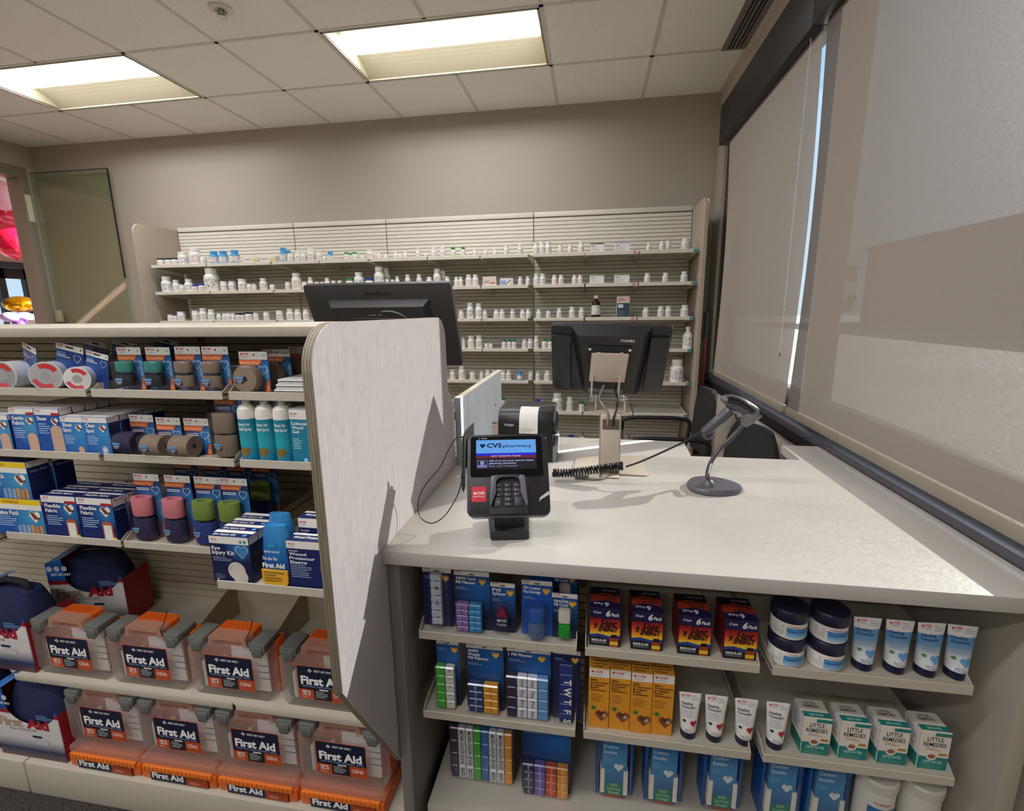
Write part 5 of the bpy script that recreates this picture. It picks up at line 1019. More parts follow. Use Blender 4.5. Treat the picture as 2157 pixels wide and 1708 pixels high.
def punch(t, w, h):
    k = MB(); k.lathe([(.017, .006), (.019, .010), (.019, .036), (.015, .044), (.013, .046), (0, .046)], mat('8fa8cc', .15, kind='frost', a=.5, tl=.5), (0, .010), 20); k.build('cup', t); k = MB(); k.lathe([(.020, .050), (.020, .078), (.018, .082), (0, .082)], mat('1d56a8', .3), (0, .010), 20); k.build('grinder', t, label='solid blue screw top'); k = MB(); k.box(-.026, .026, -.012, .0198, .004, .090, CLR, .006); k.build('blister', t)
q = blister('pill_crusher', 'bright blue pill crusher pack in the middle of the upper left tray', .070, .138, -.108, y0, z0, ['Pill Crusher', 'Plus Storage'], punch, None, base=mat('1f55b0', .35))
dup(q, (-.104, 1.03, z0), sc=(1, 1, 1.06), label='second blue pill crusher card standing behind the first')
def hduty(t, w, h):
    for z_, c, n in ((.010, '1f9a35', 'green_case'), (.046, 'e2dccf', 'white_case')): k = MB(); k.box(-.013, .014, .002, .019, z_, z_+.034, mat(c, .3), .005); k.build(n, t)
    k = MB(); k.box(-.018, .019, -.001, .0198, .005, .084, CLR, .005); k.build('blister', t)
q = blister('pill_case_pack', 'heavy-duty pill cases pack with one green and one white case, at the tray end', .058, .112, -.046, y0, z0, ['Heavy-Duty', 'Pill Cases'], hduty, 'heavy duty pill case packs'); dup(q, (-.050, 1.02, z0), sc=(1, 1, 1.16), label='heavy-duty pill cases card peeking out behind the front one')
GB_ = 'pill planners on the lower left tray'
blister('pill_organiser', 'narrow pack of a green and white day planner, first on the lower left tray', .056, .178, -.322, y0, z1, [], planner(['4cb43c', 'd8d8cc'], 2, 5, -.48, .34, .02, .66, [['', '', '', '', ''], ['W', 'T', 'F', 'S', 'S']]), GB_)
blister('pill_organiser', 'weekly pill planner pack with dark blue and amber columns on the lower left tray', .090, .176, -.232, y0, z1, ['AM/PM', 'Weekly', 'Pill Planner'], planner(['2a3f70', 'e0a030'], 2, 4, -.42, .38, .02, .46, [['Sat', 'Fri', 'Thu', 'Wed'], ['PM', 'PM', 'PM', 'PM']], ['c8d0e4', 'b87818']), GB_)
blister('pill_organiser', 'large pill planner pack with white lids and blue side compartments on the lower left tray', .104, .178, -.128, y0, z1, ['1 Pill Planner'], planner(['3a2d4a', 'dcdce2', 'e0dfe8', '6c9cd0'], 4, 4, -.48, .46, .02, .64, [['', '', '', ''], ['Wed', 'Thu', 'Fri', 'Sat'], ['Wed', 'Thu', 'Fri', 'Sat'], ['', '', '', '']]), GB_)
def twtfs(t, w, h):
    k = MB(); cells(k, -w*.25, w*.25, h*.02, h*.86, 1, 6, ['27387c'], .004, .019); k.frame((0, .004, 0))
    for i, s in enumerate('SFTWT'): k.text(-.004, h*.05+h*.14*i, s, .016, TXW, 1, .03, align='c', rot=-math.pi/2)
    k.build('pill_compartments', t); k = MB(); k.box(-w*.42, w*.42, -.002, .0198, h*.01, h*.88, CLR, .004); k.build('blister', t)
blister('pill_organiser', 'navy pack with large white letters T W T F S running down it', .064, .184, -.040, y0, z1, [], twtfs, GB_, base=mat('1a2458', .35))
zb = .195
p = up(1010, 1648, 2, zb); GC = 'pill planners on the bottom deck'
blister('pill_organiser', 'wide pill planner pack with green, blue and orange edge columns on the bottom deck', .175, .200, p.x+.004, p.y, zb, [], planner(['41304a', 'd8d8da', 'd8d8da', '4fae3c', '3f72b4', 'd8d8da', 'd8d8da', 'e89a40'], 8, 4, -.46, .48, .02, .80, [['', '', '', ''], ['MORN', 'NOON', 'EVE', 'BED'], ['MORN', 'NOON', 'EVE', 'BED'], ['', '', '', ''], ['', '', '', ''], ['MORN', 'NOON', 'EVE', 'BED'], ['MORN', 'NOON', 'EVE', 'BED'], ['', '', '', '']]), GC)
p = up(1150, 1682, 2, zb)
blister('pill_organiser', 'pill planner pack with navy, purple, red and orange columns on the bottom deck', .125, .210, p.x-.002, p.y, zb, ['AM/PM Weekly'], planner(['2c3050', '6a58a8', 'c04a28', 'dd9030'], 4, 4, -.46, .46, .01, .46, [['SAT', 'FRI', 'THU', 'WED'], ['NOON', 'NOON', 'NOON', 'NOON'], ['EVE', 'EVE', 'EVE', 'EVE'], ['BED', 'BED', 'BED', 'BED']], ['b8bcd0', 'c8c0e4', 'f0b8a0', 'f4d8a0']), GC)
# energy shot boxes
def energy(k, w, h):
    g_ = mat('e8641c', .4, kind='grad', z0=0, z1=.092, cs=((.28, 'f6dc3c'), (.40, 'f09a28'), (.55, 'd8401c'), (.72, '8a1c24')))
    k.rect(.0008, w-.0008, h*.28, h*.74, g_, 1); k.rect(.0008, w-.0008, h*.0+.0008, h*.28, mat('15151a', .4), 1)
    k.poly([(.0008, h*.30), (w*.3, h*.33), (w*.7, h*.27), (w-.0008, h*.32), (w-.0008, h*.22), (w*.6, h*.20), (w*.3, h*.25), (.0008, h*.22)], mat('2c3f88', .4), 2)
    k.poly([(.0008, h-.0008), (w-.0008, h-.0008), (w-.0008, h*.76), (w*.5, h*.72), (.0008, h*.80)], mat('231c50', .4), 2)
    k.text(w*.10, h*.86, 'Grape', h*.065, TXW, 3, .01, w=w*.26, sh=.25); k.text(w*.50, h*.80, '6', h*.15, TXW, 3, .04, sh=.2); k.text(w*.68, h*.81, 'Pack', h*.085, TXW, 3, .03, w=w*.26, sh=.2)
    k.text(w*.34, h*.56, '5-hour', h*.14, mat('161014', .4), 3, .04, w=w*.52, sh=.25); k.text(w*.28, h*.41, 'ENERGY', h*.14, mat('161014', .4), 3, .05, w=w*.62, sh=.25)
    k.poly([(w*.12, h*.44), (w*.16, h*.52), (w*.12, h*.60), (w*.17, h*.58), (w*.20, h*.64), (w*.24, h*.58), (w*.28, h*.58), (w*.22, h*.52), (w*.26, h*.44), (w*.19, h*.49)], TXD, 3)
    k.text(w*.07, h*.13, 'REGULAR', h*.06, TXW, 3, .03, w=w*.50); k.text(w*.07, h*.07, 'STRENGTH', h*.045, TXG, 3, .01, w=w*.48)
    k.rect(w*.66, w*.93, .001, h*.24, mat('a8401e', .35), 3); k.rect(w*.70, w*.89, h*.24, h*.33, mat('18181c', .3), 3); k.rect(w*.66, w*.93, h*.06, h*.15, mat('e8c838', .4), 4)
def etop(k, w, d):
    k.rect(.0008, w-.0008, .0008, d-.0008, mat('1a1a22', .4), 1); k.poly([(.0008, .0008), (w-.0008, .0008), (w-.0008, d*.26), (w*.5, d*.36), (.0008, d*.24)], mat('231c50', .4), 2)
    k.poly([(.0008, d*.24), (w*.5, d*.36), (w-.0008, d*.26), (w-.0008, d*.62), (w*.4, d*.70), (.0008, d*.58)], mat('a83c1e', .4), 2)
    k.text(w*.86, d*.60, '5-hour', d*.10, mat('30201c', .4), 3, .02, rot=math.pi, w=w*.5); k.text(w*.86, d*.46, 'ENERGY', d*.10, mat('30201c', .4), 3, .02, rot=math.pi, w=w*.5); k.text(w*.62, d*.24, '6', d*.18, TXW, 3, .04, rot=math.pi); k.text(w*.42, d*.22, 'Pack', d*.10, TXW, 3, .02, rot=math.pi); k.text(w*.90, d*.86, 'REGULAR', d*.08, TXG, 3, .02, rot=math.pi, w=w*.5)
GE = 'six pack energy shot boxes on the upper middle tray'; en = None
for i, (x, l) in enumerate(((.043, 'energy shot six pack box, leftmost of the four'), (.132, 'energy shot six pack box, second from left'), (.230, 'energy shot six pack box, third from left'), (.322, 'energy shot six pack box, rightmost, closest to the jars'))):
    if not en: en = carton('energy_shot_box', l, .066, .080, .093, x, .948, z0, mat('1a1a22', .4), energy, GE, 'box', side=-1, top=etop, head=0, sidebody=mat('7a2024', .4))
    else: dup(en, (x, .948, z0), label=l)
# diaper rash ointment boxes
def rash(k, w, h):
    k.rect(.0008, w-.0008, h*.86, h-.0008, PW, 1); k.heart(w*.16, h*.945, w*.07, CRED, 2, ang=True); k.text(w*.28, h*.93, 'CVS', h*.035, CRED, 2, .03, w=w*.38); k.text(w*.12, h*.885, 'Health', h*.035, TXG, 2, 0, w=w*.5)
    v = h*.80
    for s, ww in (('Skin', .34), ('Protectant', .86), ('& Diaper', .70), ('Rash', .40), ('Ointment', .76)): k.text(w*.08, v, s, h*.030, mat('2c241c', .5), 2, .025, w=w*ww); v -= h*.042
    k.lines(w*.10, h*.57, w*.62, 6, h*.024, mat('a87828', .5), 2); k.disk(w*.25, h*.345, w*.12, mat('3c7a3a', .5), 2); k.heart(w*.66, h*.22, w*.34, mat('8a5034', .5), 2, ang=True); k.heart(w*.60, h*.25, w*.16, mat('5c3322', .5), 3, ang=True); k.disk(w*.78, h*.23, w*.1, mat('c4a490', .5), 3)
def rtop(k, w, d): k.rect(.0008, w-.0008, .0008, d-.0008, HO, 1); v = d*.62; [k.text(w*.08, d*(.66-.19*i), s, d*.13, mat('3c3020', .5), 2, .02, w=w*ww) for i, (s, ww) in enumerate((('Skin', .3), ('Protectant &', .8), ('Diaper Rash', .8), ('Ointment', .6)))]
GR = 'skin protectant ointment boxes'; ro = None
for i, x in enumerate((.034, .0805, .127, .1735)):
    l = 'amber skin protectant ointment box, %s' % ('leftmost of the four', 'second from left', 'third from left', 'right one beside the white tubes')[i]
    if not ro: ro = carton('ointment_box', l, .0455, .046, .156, x, .948, z1, mat('e0962c', .45), rash, GR, 'box', top=rtop, head=0, sidebody=mat('d08824', .45))
    else: dup(ro, (x, .948+.002*(i % 2), z1), label=l)
# tubes standing on their caps
def tube_(lab, x, y, z, h, w, body, red, grp):
    t = thing('ointment_tube', lab, 'tube', (x, y, z), 0, grp); k = MB(); k.lathe([(w*.30, 0), (w*.34, .002), (w*.35, .018), (w*.33, .019), (0, .019)], DN, n=24); k.build('cap', t); rg = []
    for i in range(11):
        f = i/10; a_ = w*(.35+.15*f); b_ = w*.35*(1-f)**.8+.0012; rg.append([Vector((a_*math.cos(q*math.pi/14), b_*math.sin(q*math.pi/14), .019+(h-.019)*f)) for q in range(28)])
    k = MB(); k.loft(rg, body); k.build('tube_body', t)
    k = MB()
    def surf(u, v, l):
        f = max(0, min(1, (v-.019)/(h-.019))); a_ = w*(.35+.15*f); b_ = w*.35*(1-f)**.8+.0012; s_ = max(-.98, min(.98, u/a_)); return Vector((u, -b_*math.sqrt(1-s_*s_)-.0004*l, v))
    k.P = lambda u, v, l=1: surf(u, v, l); k.cv = 6; k.fr = (Vector(),)*4; a_ = w*.42
    k.heart(-a_+.004, h*.945, .0025, CRED, 1, ang=True); k.text(-a_+.008, h*.935, 'CVS', .0048, CRED, 1, .03, w=.011); k.text(-a_+.003, h*.895, 'Health', .004, TXG, 1, 0, w=.015); k.lines(w*.02, h*.95, w*.36, 3, .004, TXG, 1, th=.0012)
    tx = mat('24406a' if not red else '2c2c34', .5)
    k.text(-a_*.9, h*.765, 'Healing', .0064, tx, 1, .02, w=w*.48); k.text(-a_*.9, h*.69, 'Ointment', .0064, tx, 1, .02, w=w*.58)
    for q in range(5): k.rect(-a_*.85, a_*(.2+.1*(q % 2)), h*(.64-.035*q), h*(.64-.035*q)+.0012, TXG, 1)
    if red: k.cheart(w*.16, h*.38, w*.16, mat('b02838', .4), 1); k.disk(-w*.24, h*.42, w*.07, mat('2c3248', .4), 1)
    else: k.cheart(w*.10, h*.36, w*.20, mat('68a8d8', .4), 1); k.disk(-w*.26, h*.42, w*.07, mat('5a9c50', .4), 1)
    k.text(-w*.20, h*.225, 'NET WT', .0034, tx, 1, .01, w=.013); k.text(-w*.20, h*.185, '1.75 OZ', .0034, tx, 1, .01, w=.017); k.build('printing', t); return t
bt = mat('dfe4e8', .3, kind='grad', z0=0, z1=.112, cs=((0, 'e6e4df'), (.44, 'e2e6ea'), (.62, '6ea4d2'), (.80, '5a98cc'), (.815, 'ece8e2'), (1, 'ece8e2')))
u1 = None
for i, x in enumerate((.563, .622, .678, .732)):
    l = 'blue and white healing ointment tube, %s' % ('next to the stacked jars', 'second from the jars', 'third from the jars', 'at the right end of the tray')[i]
    if not u1: u1 = tube_(l, x, .965, z0, .112, .052, bt, False, 'blue healing ointment tubes')
    else: dup(u1, (x, .965, z0), label=l, rz=(-.1, 0, .06, -.04)[i])
u2 = None
for i, x in enumerate((.233, .288, .350, .414)):
    l = 'white healing ointment tube with a red heart, %s' % ('next to the amber boxes', 'second from the amber boxes', 'last on the middle tray', 'alone beside the gripe water boxes')[i]
    if not u2: u2 = tube_(l, x, .962, z1, .108, .048, mat('ebe7e0', .35), True, 'white healing ointment tubes')
    else: dup(u2, (x, .962, z1), label=l)
# stacked jars
def jar(lab, x, y, z):
    t = thing('ointment_jar', lab, 'jar', (x, y, z), 0, 'stacked ointment jars'); k = MB(); k.lathe([(.030, 0), (.033, .003), (.034, .036), (.032, .040), (0, .040)], PW, n=32); k.build('jar_body', t); k = MB(); k.lathe([(.0345, .038), (.036, .041), (.036, .060), (.034, .063), (0, .0635)], mat('25233c', .3), n=32); k.build('lid', t, label='dark navy screw lid')
    k = MB(); r = .0346; k.P = lambda u, v, l=1: Vector(((r+.0002*l)*math.sin(u/r), -(r+.0002*l)*math.cos(u/r), v)); k.fr = (Vector(),)*4
    bl = mat('4a90c8', .4, kind='grad', z0=.008, z1=.03, cs=((0, 'a8cce6'), (.5, '5a9ccf'), (1, '4488c2')))
    for q in range(8): k.rect(-.016+.006*q, -.010+.006*q, .008, .029, bl, 1)
    k.text(-.012, .031, 'CVSHealth', .0032, CRED, 1, .01, w=.022); k.text(-.013, .020, 'Healing Ointment', .0040, mat('1e3c78', .4), 3, .01, w=.034)
    for q in range(5): k.rect(-.040, -.020, .012+.0045*q, .013+.0045*q, mat('8a8a90', .5), 1)
    k.build('jar_label', t); return t
ja = jar('navy lidded ointment jar, lower left of the stack of four', .418, .968, z0)
for x, z_, l in ((.418, .0637, 'upper left'), (.494, 0, 'lower right'), (.494, .0637, 'upper right')): dup(ja, (x, .968, z0+z_), label='navy lidded ointment jar, %s of the stack of four' % l)
# gripe water boxes
TEAL = mat('1f7f78', .45); CRM = mat('e6ddd0', .45)
def lr(k, w, h):
    k.rect(.0008, w-.0008, .0008, h*.34, TEAL, 1); k.rect(.0008, w-.0008, h*.34, h-.0008, CRM, 1); k.rect(w*.45, w-.001, h*.90, h-.001, TEAL, 2); k.text(w*.22, h*.76, 'LITTLE', h*.11, TXD, 2, .012, w=w*.52); k.text(w*.12, h*.62, 'REMEDIES', h*.11, TXD, 2, .012, w=w*.74)
    k.lines(w*.2, h*.56, w*.55, 2, h*.035, mat('b08a70', .5)); k.disk(w*.44, h*.36, w*.18, CRM, 2, 18); k.disk(w*.44, h*.36, w*.14, mat('a05a40', .5), 3, 6, .7); k.rect(w*.66, w*.92, h*.40, h*.46, mat('b0803c', .5), 3); k.text(w*.18, h*.17, 'GRIPE WATER', h*.08, mat('b8e0d4', .5), 2, .02, w=w*.64); k.lines(w*.12, h*.12, w*.7, 3, h*.04, mat('6ab0a4', .5))
def lrt(k, w, d): k.rect(.0008, w-.0008, .0008, d-.0008, CRM, 1); k.rect(.001, w-.001, d*.05, d*.32, TEAL, 2); k.text(w*.24, d*.12, 'GRIPE WATER', d*.11, mat('b8e0d4', .5), 3, .02, w=w*.5); k.text(w*.24, d*.72, 'LITTLE', d*.12, TXD, 2, .02, w=w*.42); k.text(w*.20, d*.56, 'REMEDIES', d*.12, TXD, 2, .02, w=w*.55)
lb = None
for i, x in enumerate((.490, .563, .637, .712)):
    l = 'teal and cream gripe water box, %s' % ('leftmost, beside the lone white tube', 'second from left', 'third from left', 'rightmost at the tray end')[i]
    if not lb: lb = carton('gripe_water_box', l, .056, .052, .090, x, .950, z1, CRM, lr, 'gripe water boxes', 'box', side=-1, top=lrt, head=0, sidebody=TEAL, hi=.36)
    else: dup(lb, (x, .950, z1), label=l)
# cotton swab packs
def swabs(lab, x, y, z, grp):
    t = thing('cotton_swab_pack', lab, 'cotton swab pack', (x, y, z), 0, grp); w, h, d = .086, .185, .055; bb = mat('2468a8', .35, kind='grad', z0=0, z1=.185, cs=((0, '12508c'), (.25, '1c64a0'), (.6, '4f98c8'), (1, '2b70b0')))
    k = MB(); k.box(-w/2+.012, w/2-.012, 0, d*.6, .002, h, bb, .002, 1); k.build('backing_card', t)
    k = MB(); wt = mat('e9e4d6', .8)
    for s in (-1, 1):
        for i in range(14): zz = .012+i*.0052; k.lathe([(0, -.0025), (.0022, -.0018), (.0022, .0018), (0, .0025)], wt, (s*(w/2-.016), 0), 6) if False else k.box(*sorted((s*(w/2-.020), s*(w/2-.009))), -.003, .045, zz, zz+.0040, wt, .0012, 1)
    k.build('cotton_swabs', t, kind='stuff'); k = MB(); k.frame((-w/2, -.0002, 0)); k.text(w*.18, h*.80, 'Cotton', .0095, mat('d4e6f4', .5), 1, .02, w=.036); k.text(w*.18, h*.71, 'Swabs', .0095, mat('d4e6f4', .5), 1, .02, w=.033); k.heart(w*.62, h*.50, .012, mat('e4ecf2', .6), 1, ang=True); k.lines(w*.18, h*.64, .022, 3, .005, mat('7eb2d8', .5), 1)
    k.rect(w*.26, w*.74, .008, h*.24, mat('128060', .45), 1); k.text(w*.5, h*.19, '625', .0085, mat('a8dcc0', .5), 2, .02, align='c'); k.text(w*.5, h*.12, 'COTTON', .0075, mat('a8dcc0', .5), 2, .02, align='c', w=.032); k.text(w*.5, h*.06, 'SWABS', .0075, mat('a8dcc0', .5), 2, .02, align='c', w=.028); k.rect(w*.24, w*.76, .001, .008, mat('a8442a', .5), 2); k.build('printing', t)
    k = MB(); k.box(-w/2, w/2, -.006, d, 0, h, CLR, .006); k.build('clear_box', t)
    k = MB(); 
    k.box(-w/2-.002, -w/2+.004, .004, d+.01, 0, h*1.0, mat('1f5ca6', .35), .001, 1); k.box(w/2-.004, w/2+.004, .012, d+.01, 0, h*1.0, mat('1f5ca6', .35), .001, 1); k.build('blue_side_band', t)
    return t
sw = None
for i, (px_, py_) in enumerate(((1292, 1676), (1395, 1690), (1518, 1703), (1640, 1722), (1738, 1740))):
    p = up(px_, py_, 2, .200); l = 'blue and clear pack of cotton swabs on the bottom deck, %s' % ('leftmost', 'second from left', 'middle of five', 'second from right', 'rightmost')[i]
    if not sw: sw = swabs(l, p.x, max(p.y, .95), .196, 'cotton swab packs')
    else: dup(sw, (p.x, max(p.y, .95), .196), label=l)
def canister(lab, px_, py_):
    p = up(px_, py_, 1, 1.02); t = thing('canister', lab, 'canister', (p.x, 1.02, .196), 0, 'white canisters on the bottom deck'); h = .165
    k = MB(); k.lathe([(.036, 0), (.038, .003), (.038, h), (0, h)], PW, n=30); k.build('canister_body', t); k = MB(); k.lathe([(.040, h-.002), (.041, h+.004), (.041, h+.020), (.037, h+.025), (0, h+.026)], mat('ddd6ca', .5), n=30); k.build('lid', t)
    k = MB(); r = .0384; k.P = lambda u, v, l=1: Vector(((r+.0002*l)*math.sin(u/r), -(r+.0002*l)*math.cos(u/r), v)); k.fr = (Vector(),)*4
    for q in range(8): k.rect(-.030+.0075*q, -.0225+.0075*q, .06, .125, mat('3a78b8', .4), 1)
    k.text(-.020, .135, 'CVSHealth', .006, CRED, 1, .01, w=.034); k.lines(-.02, .11, .008, 1, .01, TXW, 3); k.build('label_band', t); return t
c_ = canister('white lidded canister with a blue label on the bottom deck beside the cotton swabs', 1843, 1660); p = up(1950, 1670, 1, 1.02); dup(c_, (p.x-.012, 1.02, .196), rz=2.2, label='white lidded canister nearest the right side panel, its plain side showing')
# ================================================================ pill bottles on the back wall
MW = mat('ebe8e0', .35); CAPS = {'w': ('e9e6de', 'white'), 'n': ('20284c', 'navy'), 'g': ('2f8a3c', 'green'), 't': ('1f8578', 'teal'), 'b': ('2a4ea8', 'blue'), 's': ('3f9cd4', 'light blue'), 'l': ('3f9cd4', 'light blue')}
LABS = ['2c2c30', '8a3a44', '2c4c8c', '5a5a60', '6a3a6a', 'c05a3c', '2a6a5a', 'a06a2a']
PROT = {}
def bottle(cap, lb, body='w', shape=0):
    key = (cap, lb, body, shape)
    if key in PROT: return PROT[key]
    t = thing('pill_bottle', 'x', 'pill bottle', (0, 0, -5)); bm_ = {'w': MW, 's': mat('4a9fd4', .35), 'a': mat('3a1412', .15)}[body]; k = MB()
    if shape == 0: pr = [(.46, 0), (.5, .03), (.5, .60), (.47, .68), (.34, .76), (.34, .80), (0, .80)]
    elif shape == 1: pr = [(.46, 0), (.5, .02), (.5, .70), (.46, .76), (.40, .79), (.40, .81), (0, .81)]
    else: pr = [(.46, 0), (.5, .02), (.5, .58), (.42, .68), (.20, .80), (.18, .88), (0, .88)]
    k.lathe(pr, bm_, n=16); k.build('bottle_body', t); ct = 1.0; r = (.38, .45, .24)[shape]; c0 = (.79, .79, .86)[shape]
    k = MB(); k.lathe([(r, c0), (r, ct-.015), (r*.93, ct), (0, ct)], mat(CAPS[cap][0], .4), n=16); k.build('cap', t)
    k = MB(); k.lathe([(.508, .14), (.508, .56 if shape != 1 else .62)], mat('e4e0d8', .5, kind='print', c2=LABS[lb % 8], sc=15.0), n=16); k.f = k.f[:16]; k.fm = k.fm[:16]; k.build('label_band', t)
    PROT[key] = t; return t
USED = set(); ROWN = ['top', 'second', 'third', 'fourth', 'fifth', 'sixth', 'seventh']; CNT = {}
def put(row, px, w, h, cap='w', lb=None, body='w', shape=None, back=0, what=None):
    """one bottle: px centre and apparent size in photo pixels -> real width and height at its own depth"""
    y = YF+.055+.07*back; z = RZ[row]; base = up(px, 500, 1, y); x = base.x; sc = (Vector((x, y, z))-CAM).dot(AF)/F_
    wd, ht = w*sc, h*sc; lb = rnd.randrange(8) if lb is None else lb; shape = shape if shape is not None else (1 if ht/wd < 1.45 else 0)
    # x from the height of the bottle's own middle
    d = Vector((x, y, z)); 
    for _ in range(3):
        q = AR.dot(d-CAM)/AF.dot(d-CAM)*F_+W_/2; d.x += (px-q)*sc
    pt_ = bottle(cap, lb, body, shape); bay_ = sum(d.x > e for e in BX[1:4]); n = CNT[(row, bay_)] = CNT.get((row, bay_), 0)+1; size = 'tall' if ht > .15 else ('short' if ht < .075 else ('large' if ht > .10 else 'small'))
    lab = '%s %s bottle, %s cap, %s from left in %s bay, %s back shelf' % (size, {'w': 'white', 's': 'blue', 'a': 'brown'}[body], CAPS[cap][1], ordn(n), ('leftmost', 'second', 'third', 'rightmost')[bay_], ROWN[row])
    if what: lab = what
    grp = 'pill bottles on the %s back shelf' % ROWN[row]
    key = (cap, lb, body, shape)
    if key in USED: o = dup(pt_, (d.x, y, z), sc=(wd, wd, ht), rz=rnd.uniform(-.5, .5), label=lab, group=grp)
    else: USED.add(key); o = pt_; o.location = (d.x, y, z); o.scale = (wd, wd, ht); o['label'] = lab; o['group'] = grp
    return o
def ordn(n): return ORD[n-1] if n <= 20 else ('twenty-'+ORD[n-21] if n < 30 else 'thirtieth' if n == 30 else 'thirty-'+ORD[n-31] if n < 40 else 'fortieth' if n == 40 else 'forty-'+ORD[n-41])
rnd = random.Random(11)
def boxp(row, px, w, h, face, top, lab, d=.07, art=None):
    y = YF+.03; z = RZ[row]; sc = (Vector((up(px, 500, 1, y).x, y, z))-CAM).dot(AF)/F_; wd, ht = w*sc, h*sc; p = Vector((up(px, 500, 1, y).x, y, z))
    for _ in range(3): p.x += (px-(AR.dot(p-CAM)/AF.dot(p-CAM)*F_+W_/2))*sc
    k = MB(); k.box(-wd/2, wd/2, 0, d, 0, ht, mat('e6e2da', .5), .001, 1); k.frame((-wd/2, 0, 0)); k.rect(.001, wd-.001, .001, ht-.001, mat(face, .5), 1)
    if top: k.rect(.001, wd-.001, ht*.88, ht-.001, mat(top, .5), 2)
    if art: art(k, wd, ht)
    else: k.lines(wd*.08, ht*.66, wd*.4, 1, ht*.2, mat('4a4a52', .5), 3, th=ht*.06); k.lines(wd*.08, ht*.48, wd*.6, 3, ht*.13, mat('b0acb0', .5), 3, th=ht*.03)
    o = k.build('medicine_box'); o.location = (p.x, y, z); tag(o, lab, 'box', 'medicine boxes on the back wall')
R0 = [(341, 15, 16, 'n'), (357, 14, 16, 'n'), (371, 14, 16, 'n'), (388, 19, 27), (414, 23, 35), (430, 12, 17), (453, 18, 27, 's', 's'), (473, 18, 27, 's', 's'), (497, 18, 28, 's', 's'), (599, 15, 30, 's', 's'), (609, 13, 26, 's', 's', 1), (614, 15, 18), (629, 15, 22), (641, 13, 20), (657, 17, 27), (673, 14, 22), (684, 9, 10), (697, 13, 20, 's', 's'), (731, 11, 17, 'g'), (739, 11, 17, 'g', 'w', 1), (748, 11, 17, 'g'), (765, 10, 12), (780, 14, 20), (789, 12, 17, 'w', 'w', 1), (798, 12, 14), (813, 11, 10), (834, 9, 14), (843, 9, 12), (854, 10, 15), (881, 10, 20), (898, 9, 12), (914, 13, 21), (933, 12, 21), (955, 11, 20, 'g'), (976, 10, 20, 'g'), (1001, 9, 17), (1023, 9, 14), (1043, 9, 14), (1067, 11, 21), (1096, 10, 22), (1129, 13, 25), (1142, 13, 26), (1155, 13, 26), (1180, 10, 19), (1201, 10, 19), (1224, 12, 24), (1366, 10, 17), (1394, 11, 21), (1407, 11, 21), (1443, 17, 25)]
R1 = [(355, 22, 33), (374, 15, 26), (386, 12, 16), (401, 18, 27), (413, 13, 15, 'b'), (428, 15, 17, 'b'), (450, 30, 48), (474, 15, 21), (491, 15, 21), (513, 18, 25), (527, 11, 15), (537, 10, 15), (557, 16, 26), (575, 11, 13), (608, 12, 17), (627, 21, 35), (643, 12, 17), (656, 12, 26), (669, 12, 16), (680, 10, 16), (691, 12, 24), (704, 12, 18), (717, 12, 18), (738, 16, 22, 'g'), (758, 21, 34), (779, 18, 21, 'b'), (801, 22, 44), (815, 18, 42, 'w', 'w', 1), (817, 11, 19), (828, 10, 18), (838, 10, 24), (860, 12, 28), (884, 12, 28), (905, 13, 22), (922, 17, 38), (934, 14, 34, 'w', 'w', 1), (943, 12, 22), (962, 10, 21), (971, 10, 21), (988, 14, 25), (1002, 14, 25), (1096, 10, 19), (1112, 10, 19), (1130, 13, 24), (1143, 13, 24), (1168, 12, 21), (1182, 12, 21), (1210, 11, 20), (1222, 11, 20), (1363, 13, 21), (1401, 13, 21), (1440, 14, 23)]
R2 = [(361, 12, 14), (371, 10, 15, 'b'), (384, 16, 20), (415, 16, 22), (431, 17, 27), (448, 16, 24), (463, 11, 16), (474, 10, 16), (483, 12, 16), (493, 10, 16), (504, 12, 16, 'n'), (513, 9, 16, 'n'), (526, 16, 18, 'n'), (541, 12, 16), (563, 13, 18), (591, 15, 21), (613, 16, 24), (629, 15, 23), (646, 13, 23), (972, 11, 18), (991, 15, 33), (1009, 15, 32), (1022, 10, 18), (1046, 12, 19), (1058, 12, 19), (1080, 10, 19), (1101, 11, 19), (1113, 11, 19), (1135, 11, 18), (1155, 10, 16), (1178, 11, 21), (1205, 13, 23), (1225, 12, 22), (1360, 13, 21), (1391, 13, 23), (1407, 13, 23), (1441, 16, 25)]
R3 = [(977, 8, 22), (993, 15, 27), (1010, 15, 28), (1025, 9, 11), (1034, 9, 11), (1062, 10, 19, 't'), (1073, 10, 19, 't'), (1083, 10, 19, 't'), (1105, 11, 21), (1117, 12, 21), (1130, 11, 27), (1147, 12, 20, 'g'), (1159, 11, 20, 'g')]
R4 = [(954, 12, 20), (974, 15, 28), (996, 12, 17), (1015, 10, 17), (1028, 12, 21), (1041, 12, 21), (1060, 12, 21), (1072, 12, 21), (1095, 12, 18, 's', 's'), (1118, 10, 18), (1133, 10, 18), (1153, 13, 21)]
R5 = [(1059, 13, 26, 'g'), (1084, 10, 15), (1095, 10, 15), (1133, 13, 24, 'b'), (1149, 11, 19, 'g'), (1174, 22, 37), (1200, 14, 30), (1225, 12, 20, 'g')]
for ri, R in enumerate((R0, R1, R2, R3, R4, R5)):
    for e in R: put(ri, e[0], e[1], e[2], e[3] if len(e) > 3 else 'w', None, e[4] if len(e) > 4 else 'w', None, e[5] if len(e) > 5 else 0)
put(3, 1447, 20, 46, 'w', 6, 'w', 2, what='tall white bottle with a green label at the right end of the fourth back shelf')
put(4, 1424, 27, 47, 'w', 2, 'w', 0, what='big white bottle with a blue and yellow label on the fifth back shelf')
put(2, 1255, 19, 46, 'w', 3, 'a', 2, what='dark brown glass bottle with a white cap and pale label on the third back shelf')
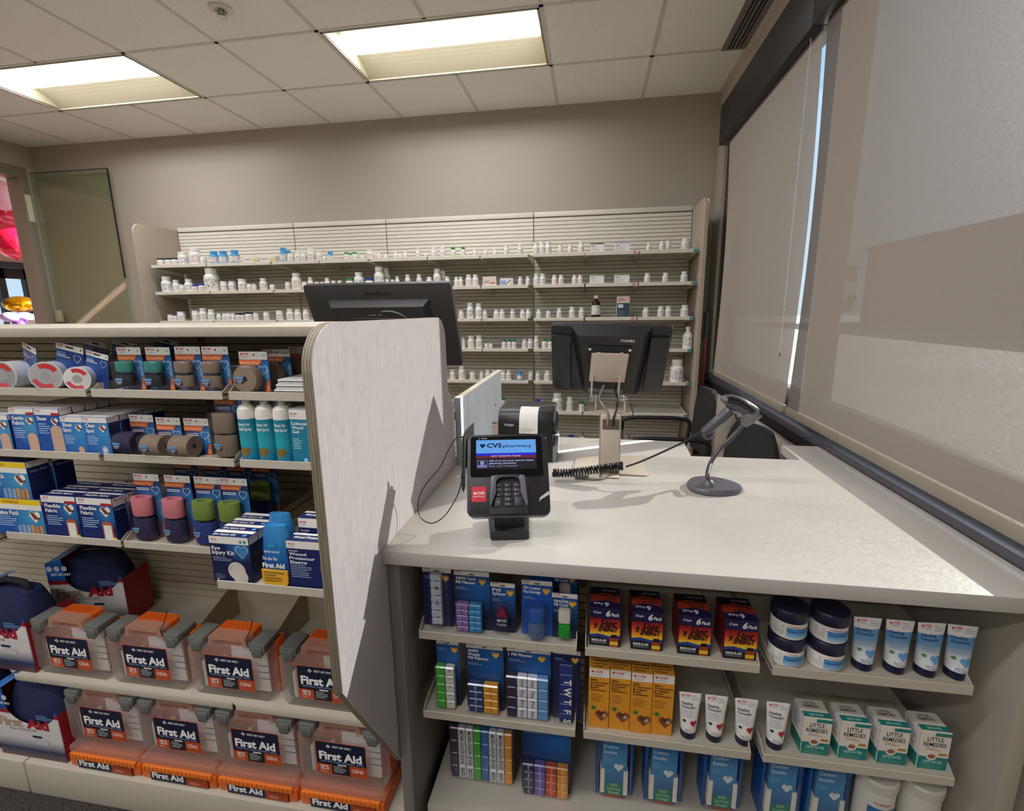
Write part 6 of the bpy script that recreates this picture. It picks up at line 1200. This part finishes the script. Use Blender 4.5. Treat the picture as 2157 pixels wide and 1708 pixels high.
put(6, 1203, 14, 20, 'b', 2, 'w', 1, what='white bottle with a blue cap on the lowest back shelf, right of the printer'); put(6, 1226, 12, 18, 'w', 3, 'w', 1, what='white capped bottle on the lowest back shelf, right of the blue capped one')
pf = lambda c: (lambda k, w, h: (k.lines(w*.1, h*.62, w*.6, 2, h*.14, mat('5a70b0', .5), 3, th=h*.05), k.disk(w*.86, h*.4, h*.26, mat('e8b030', .5), 3)))
boxp(0, 528, 33, 13, 'ded8c8', None, 'flat white and yellow box lying left of its twin on the top back shelf', art=pf(0)); boxp(0, 563, 33, 13, 'ded8c8', None, 'flat white and yellow box nearer the blue bottles on the top back shelf', art=pf(0))
boxp(0, 1258, 29, 20, 'e8e6e0', '2c3038', 'white medicine box with a black top stripe on the top back shelf'); boxp(0, 1311, 32, 20, 'e2e2e2', '9ab4d4', 'white medicine box with a pale blue top stripe on the top back shelf')
boxp(1, 1031, 29, 20, 'dccfc4', None, 'pinkish cream medicine box on the second back shelf', art=lambda k, w, h: (k.lines(w*.1, h*.5, w*.6, 2, h*.16, mat('b0685c', .5), 3, th=h*.06), k.rect(w*.62, w*.9, h*.28, h*.42, mat('d84c3c', .5), 4)))
boxp(1, 1067, 28, 16, 'd8dce4', None, 'white medicine box with blue and yellow corners on the second back shelf', art=lambda k, w, h: (k.rect(w*.04, w*.45, h*.2, h*.7, mat('8a9ccc', .5), 3), k.rect(w*.76, w*.96, h*.05, h*.4, mat('e4b44c', .5), 3), k.poly([(w*.4, h*.1), (w*.85, h*.75), (w*.8, h*.8), (w*.36, h*.15)], mat('24283c', .5), 4)))
boxp(1, 1257, 30, 20, 'e6e4de', '3c8a4a', 'white box with a green top stripe, left one on the second back shelf'); boxp(1, 1310, 31, 20, 'e6e4de', '3c8a4a', 'white box with a green top stripe, right one on the second back shelf')
boxp(2, 1312, 26, 44, '2c4454', None, 'tall dark teal and pink medicine box on the third back shelf', art=lambda k, w, h: (k.rect(.001, w-.001, h*.68, h-.001, mat('dcc8c0', .5), 2), k.lines(w*.08, h*.86, w*.7, 2, h*.08, mat('c06058', .5), 3), k.rect(w*.1, w*.5, h*.46, h*.62, mat('d8dcd8', .5), 3), k.lines(w*.1, h*.34, w*.6, 5, h*.06, mat('8aa0a8', .5), 3, th=h*.012)))
chk()
